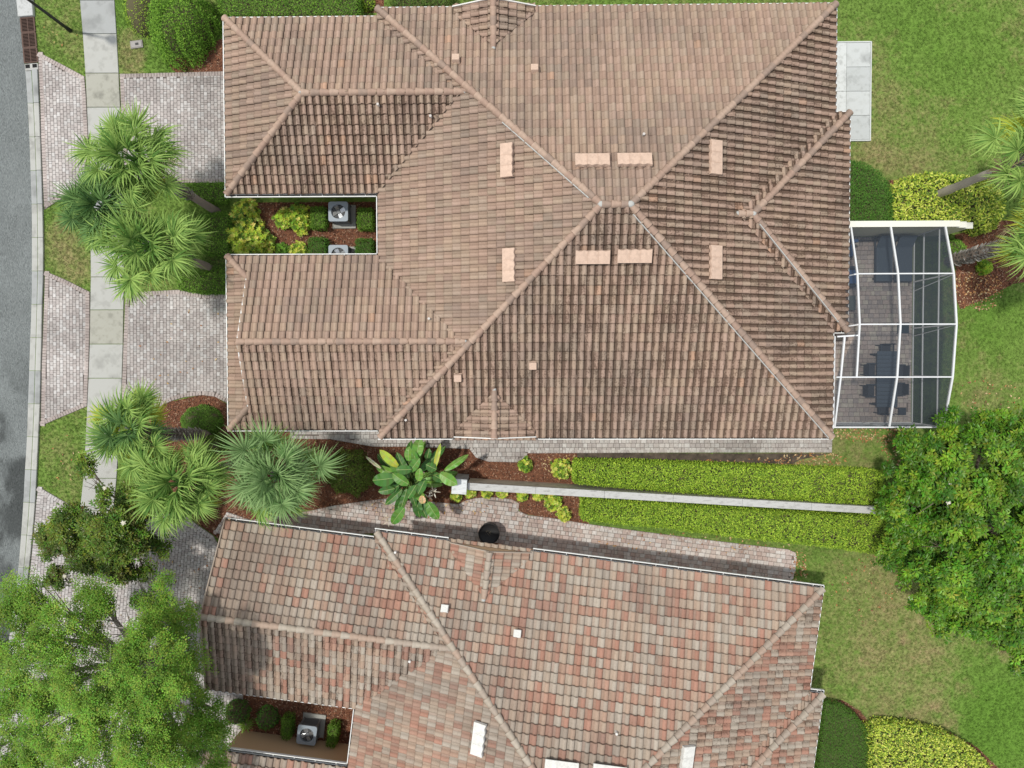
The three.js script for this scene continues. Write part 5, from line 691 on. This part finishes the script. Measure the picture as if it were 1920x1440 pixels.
palm('full green fan palm between the little magnolia and the wing corner', [-12.59, 4.23], [-13.19, 4.48], 5.0, { n: 40, sd: 5, old: 0.14, scale: 1.15 });
palm('grey green fan palm overlapping the gutter of the patchwork roofed house', [-9.47, 4.23], [-9.57, 4.21], 4.6, { n: 38, sd: 6, kinds: ['grey'], oldKind: 'green', old: 0.3, scale: 1.18 });
palm('slender fan palm with bare trunk rising from the yellow hedge', [18.06, -7.44], [18.03, -7.39], 6.8, { n: 26, sd: 7, smooth: true, bootLen: 0.16, trunk: 0.16, old: 0.2 });
palm('fan palm with thick shaggy trunk outside the screened patio', [18.94, -4.63], [18.96, -4.76], 5.9, { n: 28, sd: 8, kinds: ['green'], old: 0.35, bootLen: 0.95, bootFrom: 0.03, trunk: 0.2 });
// spiky plant in the far courtyard
{ const G = thing('spiky_plant', 'bright green spiky plant by the dark pot in the far courtyard', 'plant', [-12.71, 16.37], 0.01); reseed(88); add(G, 'crown_base', new THREE.SphereGeometry(0.08, 8, 6), bark, [0, 0.08, 0]); for (let k = 0; k < 34; k++) { const s = new Soup(), a = k * 2.4, e = rr(0.25, 1.2), L = rr(0.4, 0.62), d = (t) => [Math.cos(a) * Math.cos(e) * L * t, 0.1 + Math.sin(e) * L * t - 0.25 * t * t * L, Math.sin(a) * Math.cos(e) * L * t], w = 0.022, sx = -Math.sin(a) * w, sz = Math.cos(a) * w, c = tint([[0.16, 0.28, 0.04], [0.22, 0.34, 0.06]]); const A = d(0), B = d(0.55), C = d(1); s.quad([A[0] - sx * 0.5, A[1], A[2] - sz * 0.5], [B[0] - sx, B[1], B[2] - sz], [B[0] + sx, B[1], B[2] + sz], [A[0] + sx * 0.5, A[1], A[2] + sz * 0.5], c); s.tri([B[0] - sx, B[1], B[2] - sz], C, [B[0] + sx, B[1], B[2] + sz], c); add(G, 'blade', s.geo(), leafMat); } }
// ---------------------------------------------------------------- giant bird of paradise
{
  const c0 = [-4.91, 4.98], G = thing('bird_of_paradise', 'giant bird of paradise with paddle leaves beside the garden wall pillar', 'plant', c0, 0); reseed(97);
  const tones = { g: [0.085, 0.20, 0.035], l: [0.13, 0.27, 0.045], d: [0.055, 0.14, 0.03], y: [0.34, 0.40, 0.05], w: [0.55, 0.52, 0.33], o: [0.62, 0.42, 0.22] };
  const list = [[[-4.50, 3.85], [-4.36, 3.08], 'l', 0.36], [[-4.87, 4.01], [-4.84, 3.46], 'l', 0.28], [[-4.76, 4.41], [-4.36, 3.90], 'g', 0.3], [[-3.31, 4.41], [-2.42, 3.83], 'l', 0.22], [[-3.72, 4.29], [-3.50, 3.35], 'y', 0.16], [[-5.34, 4.26], [-6.06, 3.64], 'y', 0.3], [[-6.11, 4.38], [-6.71, 3.91], 'w', 0.12], [[-5.39, 4.69], [-6.28, 4.81], 'd', 0.44], [[-4.81, 4.95], [-5.44, 4.54], 'g', 0.36], [[-4.35, 4.78], [-4.29, 4.28], 'l', 0.26], [[-3.51, 4.53], [-2.84, 4.94], 'l', 0.4], [[-4.42, 5.37], [-4.14, 4.80], 'd', 0.3], [[-4.07, 5.81], [-3.66, 6.47], 'g', 0.4], [[-5.08, 6.02], [-5.58, 6.68], 'g', 0.36], [[-4.85, 5.55], [-4.53, 5.04], 'd', 0.26], [[-3.65, 4.33], [-4.04, 4.14], 'd', 0.3], [[-4.26, 5.84], [-4.29, 5.50], 'o', 0.22], [[-4.66, 4.30], [-5.25, 4.32], 'd', 0.3], [[-4.48, 4.26], [-4.61, 3.58], 'g', 0.26], [[-3.44, 4.86], [-3.84, 4.62], 'd', 0.3], [[-5.27, 5.82], [-5.23, 6.33], 'g', 0.24], [[-4.12, 3.99], [-4.00, 3.55], 'd', 0.22]];
  const hs = [2.2, 2.0, 2.4, 2.1, 2.3, 1.9, 1.7, 2.3, 2.4, 2.6, 2.2, 2.3, 1.9, 2.0, 2.3, 2.3, 2.0, 2.5, 2.2, 1.8, 1.6, 1.8];
  for (let k = 0; k < 26; k++) { const a = rr(0, 6.3), r0 = rr(0.15, 0.9), L = rr(0.7, 1.1), b = [c0[0] + Math.cos(a) * r0 + rr(-0.1, 0.1), c0[1] + Math.sin(a) * r0 * 0.9]; list.push([b, [b[0] + Math.cos(a + rr(-0.5, 0.5)) * L, b[1] + Math.sin(a + rr(-0.5, 0.5)) * L], pick(['d', 'd', 'g', 'l']), rr(0.24, 0.36)]); hs.push(rr(1.1, 1.9)); }
  list.forEach(([b, t, k, w0], i) => {
    const w = w0 * 1.3;
    const s = new Soup(), y0 = hs[i], L0 = Math.hypot(t[0] - b[0], t[1] - b[1]), dx = (t[0] - b[0]) / L0, dz = (t[1] - b[1]) / L0, L = L0 * 1.12, n = 8, tilt = rr(-0.35, 0.35), dr = rr(0.1, 0.4), col = tones[k];
    const mid = (q) => [b[0] + dx * L * q - c0[0], y0 + 0.18 * q - dr * q * q * L, b[1] + dz * L * q - c0[1]], wid = (q) => w * 0.5 * Math.pow(Math.sin(Math.PI * clamp(q * 0.94 + 0.06)), 0.6) * (q > 0.98 ? 0.1 : 1), side = (q, e) => { const m = mid(q), r = wid(q), wav = 0.02 * Math.sin(q * 23 + i); return [m[0] - dz * r * e, m[1] + 0.3 * r + tilt * r * e + wav, m[2] + dx * r * e]; };
    for (let q = 0; q < n; q++) for (const e of [-1, 1]) { const a = q / n, z = (q + 1) / n, cc = col.map((v) => v * rr(0.86, 1.14)); s.quad(mid(a), mid(z), side(z, e), side(a, e), cc); }
    const pl = add(G, 'paddle_leaf', s.geo(), glossLeaf), m0 = mid(0), rib = new THREE.TubeGeometry(new THREE.CatmullRomCurve3([V(...mid(0)), V(...mid(0.5)), V(...mid(0.98))].map((v) => v.setY(v.y + 0.008))), 6, 0.011, 5), sx = rr(-0.35, 0.35), sz = rr(-0.25, 0.35);
    add(pl, 'midrib', rib, mat([0.30, 0.38, 0.14], 0.5)); add(pl, 'stalk', new THREE.TubeGeometry(new THREE.CatmullRomCurve3([V(sx, 0, sz), V(lerp(sx, m0[0], 0.35), y0 * 0.6, lerp(sz, m0[2], 0.35)), V(...m0)]), 8, 0.025, 5), mat([0.14, 0.22, 0.05], 0.6));
  });
  for (let k = 0; k < 14; k++) { const [u, v] = pick([[721, 884], [738, 936], [818, 920], [822, 915], [732, 968], [745, 940], [790, 895], [726, 960], [800, 880]]), s = new Soup(), x = (u - 778) / 44 + rr(-0.15, 0.15), z = (v - 893) / 44 + rr(-0.15, 0.15), y = rr(0.9, 1.7), a = rr(0, 6.3); for (let j = 0; j < 4; j++) leaf(s, [x + rr(-0.05, 0.05), y, z + rr(-0.05, 0.05)], [Math.cos(a + j), rr(-0.5, 0.3), Math.sin(a + j)], [0, 1, 0], rr(0.16, 0.3), 0.06, tint([[0.62, 0.55, 0.44], [0.5, 0.42, 0.3], [0.66, 0.62, 0.52]])); add(G, 'dry_leaf', s.geo(), leafMat); }
  bush('dark_shrub', 'low mixed undergrowth around the bird of paradise stems', [-4.58, 4.64], 1.1, 0.35, { pal: [[0.08, 0.11, 0.03], [0.13, 0.10, 0.04], [0.20, 0.19, 0.06]], n: 900, rz: 0.8, scatter: 0.6, core: 0.3, L: 0.11 });
}
// ---------------------------------------------------------------- broadleaf trees
function tree(name, label, base, lobes, o) {
  const { pal, L = 0.16, W = 0.5, per = 8, twig = 0.14, clumps = 16, clumpR = 0.36, twigsPer = 14, gap = 0.3, sd = 1, trunkR = 0.16, barkM = bark, flat = 0.35, gloss = true, down = 0.35 } = o; reseed(700 + sd * 29);
  const G = thing(name, label, 'tree', base), top = V(0, 0, 0); let hm = 0; for (const l of lobes) hm = Math.max(hm, l[2]);
  const C = lobes.map(([[x, z], r, h]) => [V(x - base[0], h, z - base[1]), r]), split = V(0, hm * 0.32, 0);
  add(G, 'trunk', rod([0, -0.05, 0], [0, hm * 0.32, 0], trunkR * 1.25, trunkR * 0.9, 12), barkM);
  const tip = []; C.forEach(([c, r], i) => { const a = split.clone().lerp(c, 0.5); a.y = lerp(split.y, c.y, 0.35); a.x += rr(-0.2, 0.2); a.z += rr(-0.2, 0.2); const curve = new THREE.CatmullRomCurve3([split.clone().setY(split.y * rr(0.6, 1)), a, c]), tg = new THREE.TubeGeometry(curve, 8, 1, 6), p = tg.attributes.position, nn = 7; for (let k = 0; k < p.count; k++) { const t = Math.floor(k / nn) / 8, q = curve.getPointAt(clamp(t)), w = trunkR * lerp(0.62, 0.16, t); p.setXYZ(k, q.x + (p.getX(k) - q.x) * w, q.y + (p.getY(k) - q.y) * w, q.z + (p.getZ(k) - q.z) * w); } const limb = add(G, 'limb', tg, barkM); const tw = []; for (let k = 0; k < (o.twigs ?? 9); k++) { const d = rdir(); d[1] = Math.abs(d[1]) * 0.8; const s0 = curve.getPointAt(rr(0.6, 1)), e = c.clone().add(V(d[0], d[1] * 0.8, d[2]).multiplyScalar(r * rr(0.6, 0.97))); tw.push(rod(s0.toArray(), e.toArray(), trunkR * 0.14, 0.008, 5)); tip.push(e); } add(limb, 'twigs', join(tw), barkM, null, true); });
  const s = new Soup(); let nl = 0;
  C.forEach(([c, r], i) => {
    const m = Math.max(5, Math.round(clumps * r * r));
    for (let q = 0; q < m; q++) {                                // clumps of twigs with gaps between them
      let e = rdir(); if (e[1] < 0 && rnd() > down) e[1] = -e[1]; const er = r * (rnd() < 0.8 ? rr(0.72, 0.98) : rr(0.3, 0.7)), cr = clumpR * rr(0.7, 1.25), ox = c.x + e[0] * er, oy = c.y + e[1] * er * 0.8, oz = c.z + e[2] * er;
      if (fbm(ox * 0.9 + sd * 7, oz * 0.9 - oy * 0.5, 2, 500 + sd) < gap) continue; const tone = rr(0.8, 1.15), base0 = pick(pal);
      for (let k = 0; k < twigsPer; k++) {
        let d = rdir(); if (d[1] < 0 && rnd() > 0.25) d[1] = -d[1]; const rad = cr * Math.pow(rnd(), 0.4), x = ox + d[0] * rad, y = oy + d[1] * rad * 0.8, z = oz + d[2] * rad; if (y < 0.5) continue;
        const c0 = mix3(base0, pick(pal), 0.5).map((t) => t * tone * rr(0.85, 1.15)), a0 = rr(0, 6.3);
        for (let j = 0; j < per; j++) { const a = a0 + j * 2.4, off = twig * rr(0.05, 1), el = rr(-0.35, 0.75); leaf(s, [x + Math.cos(a) * off * 0.7, y + rr(-0.5, 0.6) * off, z + Math.sin(a) * off * 0.7], [Math.cos(a) + d[0] * 0.4, el + d[1] * 0.2, Math.sin(a) + d[2] * 0.4], [-Math.cos(a) * flat * el + rr(-0.3, 0.3), 1, -Math.sin(a) * flat * el + rr(-0.3, 0.3)], L * rr(0.7, 1.2), L * W * rr(0.8, 1.15), c0.map((t) => t * rr(0.82, 1.2))); nl++; }
      }
    }
  });
  add(G, 'crown', s.geo(), gloss ? glossLeaf : leafMat, null, true); console.log(name, 'leaves', nl);
  for (const [[x, z], y, r] of o.flowers ?? []) { const f = new Soup(); for (let k = 0; k < 9; k++) { const a = k * 2.4, e = k < 4 ? 1.0 : 0.35; leaf(f, [x - base[0], y, z - base[1]], [Math.cos(a), e, Math.sin(a)], [-Math.cos(a) * e, 1, -Math.sin(a) * e], r, r * 0.6, [0.8, 0.77, 0.66], -0.3); } add(G, 'blossom', f.geo(), leafMat); }
  return G;
}
const MG = [[0.05, 0.13, 0.01], [0.07, 0.17, 0.013], [0.036, 0.098, 0.008], [0.11, 0.23, 0.018], [0.20, 0.33, 0.028]], MD = [[0.065, 0.13, 0.014], [0.05, 0.10, 0.012], [0.10, 0.17, 0.018], [0.17, 0.23, 0.025], [0.09, 0.09, 0.022]], OG = [[0.15, 0.28, 0.03], [0.20, 0.35, 0.042], [0.10, 0.20, 0.022], [0.27, 0.43, 0.065]];
tree('magnolia_tree', 'big glossy green magnolia spreading over the rear lawn', [18.54, 6.72], [
  [[15.26, 3.63], 1.2, 4.2], [[15.03, 5.47], 1.15, 3.9], [[15.11, 7.34], 1.0, 3.6], [[16.18, 8.95], 1.0, 3.6], [[15.82, 4.91], 1.5, 5.2], [[16.07, 7.18], 1.4, 5.0], [[17.55, 3.96], 1.4, 4.8], [[17.10, 5.84], 1.7, 6.0], [[17.52, 8.36], 1.3, 4.8], [[18.01, 9.98], 0.9, 3.4], [[19.16, 9.49], 1.3, 4.2], [[19.97, 11.25], 0.8, 3.2], [[17.00, 2.55], 0.75, 3.5], [[18.41, 2.54], 0.85, 3.6], [[19.30, 3.58], 1.4, 4.6], [[19.04, 7.02], 1.8, 5.6], [[19.91, 2.45], 0.7, 3.4], [[20.80, 11.71], 1.0, 3.4], [[17.52, 10.42], 0.7, 2.8],
], { pal: MG, clumps: 25, clumpR: 0.34, twigsPer: 14, per: 7, L: 0.18, W: 0.5, twig: 0.09, gap: 0.2, sd: 1, trunkR: 0.2, flowers: [[[15.31, 4.94], 6.3, 0.11], [[16.62, 4.76], 6.0, 0.16], [[15.33, 9.18], 3.9, 0.13], [[15.42, 4.24], 6.2, 0.1]] });
tree('magnolia_tree', 'thin dark magnolia with white blossoms by the pale drive', [-17.40, 6.77], [
  [[-17.01, 5.78], 1.05, 3.6], [[-18.61, 6.57], 0.85, 3.0], [[-16.37, 6.76], 1.1, 3.6], [[-18.20, 7.73], 0.8, 2.8], [[-16.80, 8.21], 0.75, 2.7], [[-19.81, 7.55], 0.5, 2.4], [[-17.98, 4.86], 0.55, 2.6], [[-15.92, 5.64], 0.8, 3.2], [[-15.54, 7.81], 0.65, 2.5], [[-18.56, 4.11], 0.35, 2.3], [[-16.12, 8.77], 0.5, 2.3], [[-19.99, 8.99], 0.4, 2.0], [[-20.28, 7.09], 0.35, 2.2],
], { pal: MD, clumps: 60, clumpR: 0.33, twigsPer: 13, per: 8, L: 0.14, W: 0.45, twig: 0.13, gap: 0.27, sd: 2, trunkR: 0.09, twigs: 7, flowers: [[[-16.42, 4.75], 4.5, 0.11], [[-15.64, 6.10], 4.6, 0.13], [[-19.38, 8.84], 2.5, 0.12]] });
tree('oak_tree', 'spreading light green oak covering the pale drive at the lower corner', [-16.46, 12.82], [
  [[-18.69, 8.76], 1.0, 5.5], [[-19.12, 10.08], 1.2, 5.8], [[-15.97, 8.82], 0.9, 5.6], [[-14.56, 8.73], 0.9, 4.6], [[-16.82, 9.72], 1.2, 6.2], [[-14.52, 9.54], 1.2, 6.4], [[-13.53, 9.92], 1.0, 4.8], [[-17.11, 10.97], 1.4, 7.0], [[-14.93, 10.88], 1.5, 7.4], [[-13.13, 10.67], 1.4, 7.2], [[-13.18, 11.43], 1.0, 4.7], [[-18.92, 12.04], 1.3, 6.4], [[-16.36, 12.71], 1.4, 7.0], [[-14.12, 12.60], 1.5, 7.2], [[-13.28, 13.09], 1.3, 5.4], [[-12.63, 14.76], 1.0, 4.4], [[-18.45, 14.45], 1.1, 6.0], [[-15.86, 14.50], 1.4, 6.6], [[-13.50, 14.38], 1.4, 6.6], [[-12.64, 16.15], 1.1, 4.4], [[-12.47, 13.77], 0.8, 4.0], [[-19.66, 14.25], 1.0, 6.0],
], { pal: OG, clumps: 30, clumpR: 0.38, twigsPer: 26, per: 8, L: 0.085, W: 0.48, twig: 0.16, gap: 0.33, sd: 3, trunkR: 0.26, barkM: paleBark, gloss: false, twigs: 14, down: 0.2 });

// ---------------------------------------------------------------- fallen leaves
reseed(909);
{
  const s = new Soup(); leaf(s, [-0.5, 0, 0], [1, 0.1, 0], [0, 1, 0], 1, 0.5, [1, 1, 1]); const g = s.geo(); g.deleteAttribute('color'); g.deleteAttribute('uv');
  const zones = [[[12.93, 4.23], 1.6, 0.35, 160], [[15.54, 3.03], 1.7, 0.4, 220], [[16.97, 3.58], 1.0, 0.9, 160], [[12.42, 9.13], 0.4, 0.9, 70], [[10.07, 4.42], 2.4, 0.3, 120], [[15.37, 9.97], 1.6, 1.6, 60], [[20.18, -3.32], 1.2, 0.9, 260], [[20.72, 1.31], 1.5, 0.8, 50], [[7.69, 8.05], 4.5, 0.5, 60], [[-4.38, 6.37], 3.0, 0.5, 80], [[-15.74, -1.16], 2.4, 2.2, 26], [[-20.73, 4.19], 1.0, 1.2, 18], [[-17.87, 10.07], 4.0, 3.0, 160], [[-20.63, -15.08], 0.9, 1.0, 8], [[-12.39, 4.18], 1.2, 0.7, 220], [[1.91, 4.43], 1.5, 0.4, 60]];
  const n = zones.reduce((a, z) => a + z[3], 0), im = new THREE.InstancedMesh(g, mat([1, 1, 1], 0.85), n), M = new THREE.Matrix4(), Q = new THREE.Quaternion(), E = new THREE.Euler(), c = new THREE.Color(); let i = 0;
  for (const [[x, z], rx, rz, k] of zones) for (let j = 0; j < k; j++, i++) { const L = rr(0.06, 0.15), a = rr(0, 6.3), q = Math.sqrt(rnd()); M.compose(new THREE.Vector3(x + Math.cos(a) * rx * q, rr(0.06, 0.075), z + Math.sin(a) * rz * q), Q.setFromEuler(E.set(rr(-0.3, 0.3), rr(0, 6.3), rr(-0.3, 0.3))), new THREE.Vector3(L, L, L)); im.setMatrixAt(i, M); const t = tint([[0.42, 0.22, 0.09], [0.34, 0.15, 0.07], [0.50, 0.34, 0.16], [0.24, 0.13, 0.07], [0.55, 0.42, 0.24]]); im.setColorAt(i, c.setRGB(...t)); }
  im.name = 'fallen_leaves'; im.userData = { kind: 'stuff', label: 'brown fallen leaves scattered on lawn, paths and beds' }; im.castShadow = im.receiveShadow = true; scene.add(im);
}

renderer.render(scene, camera);
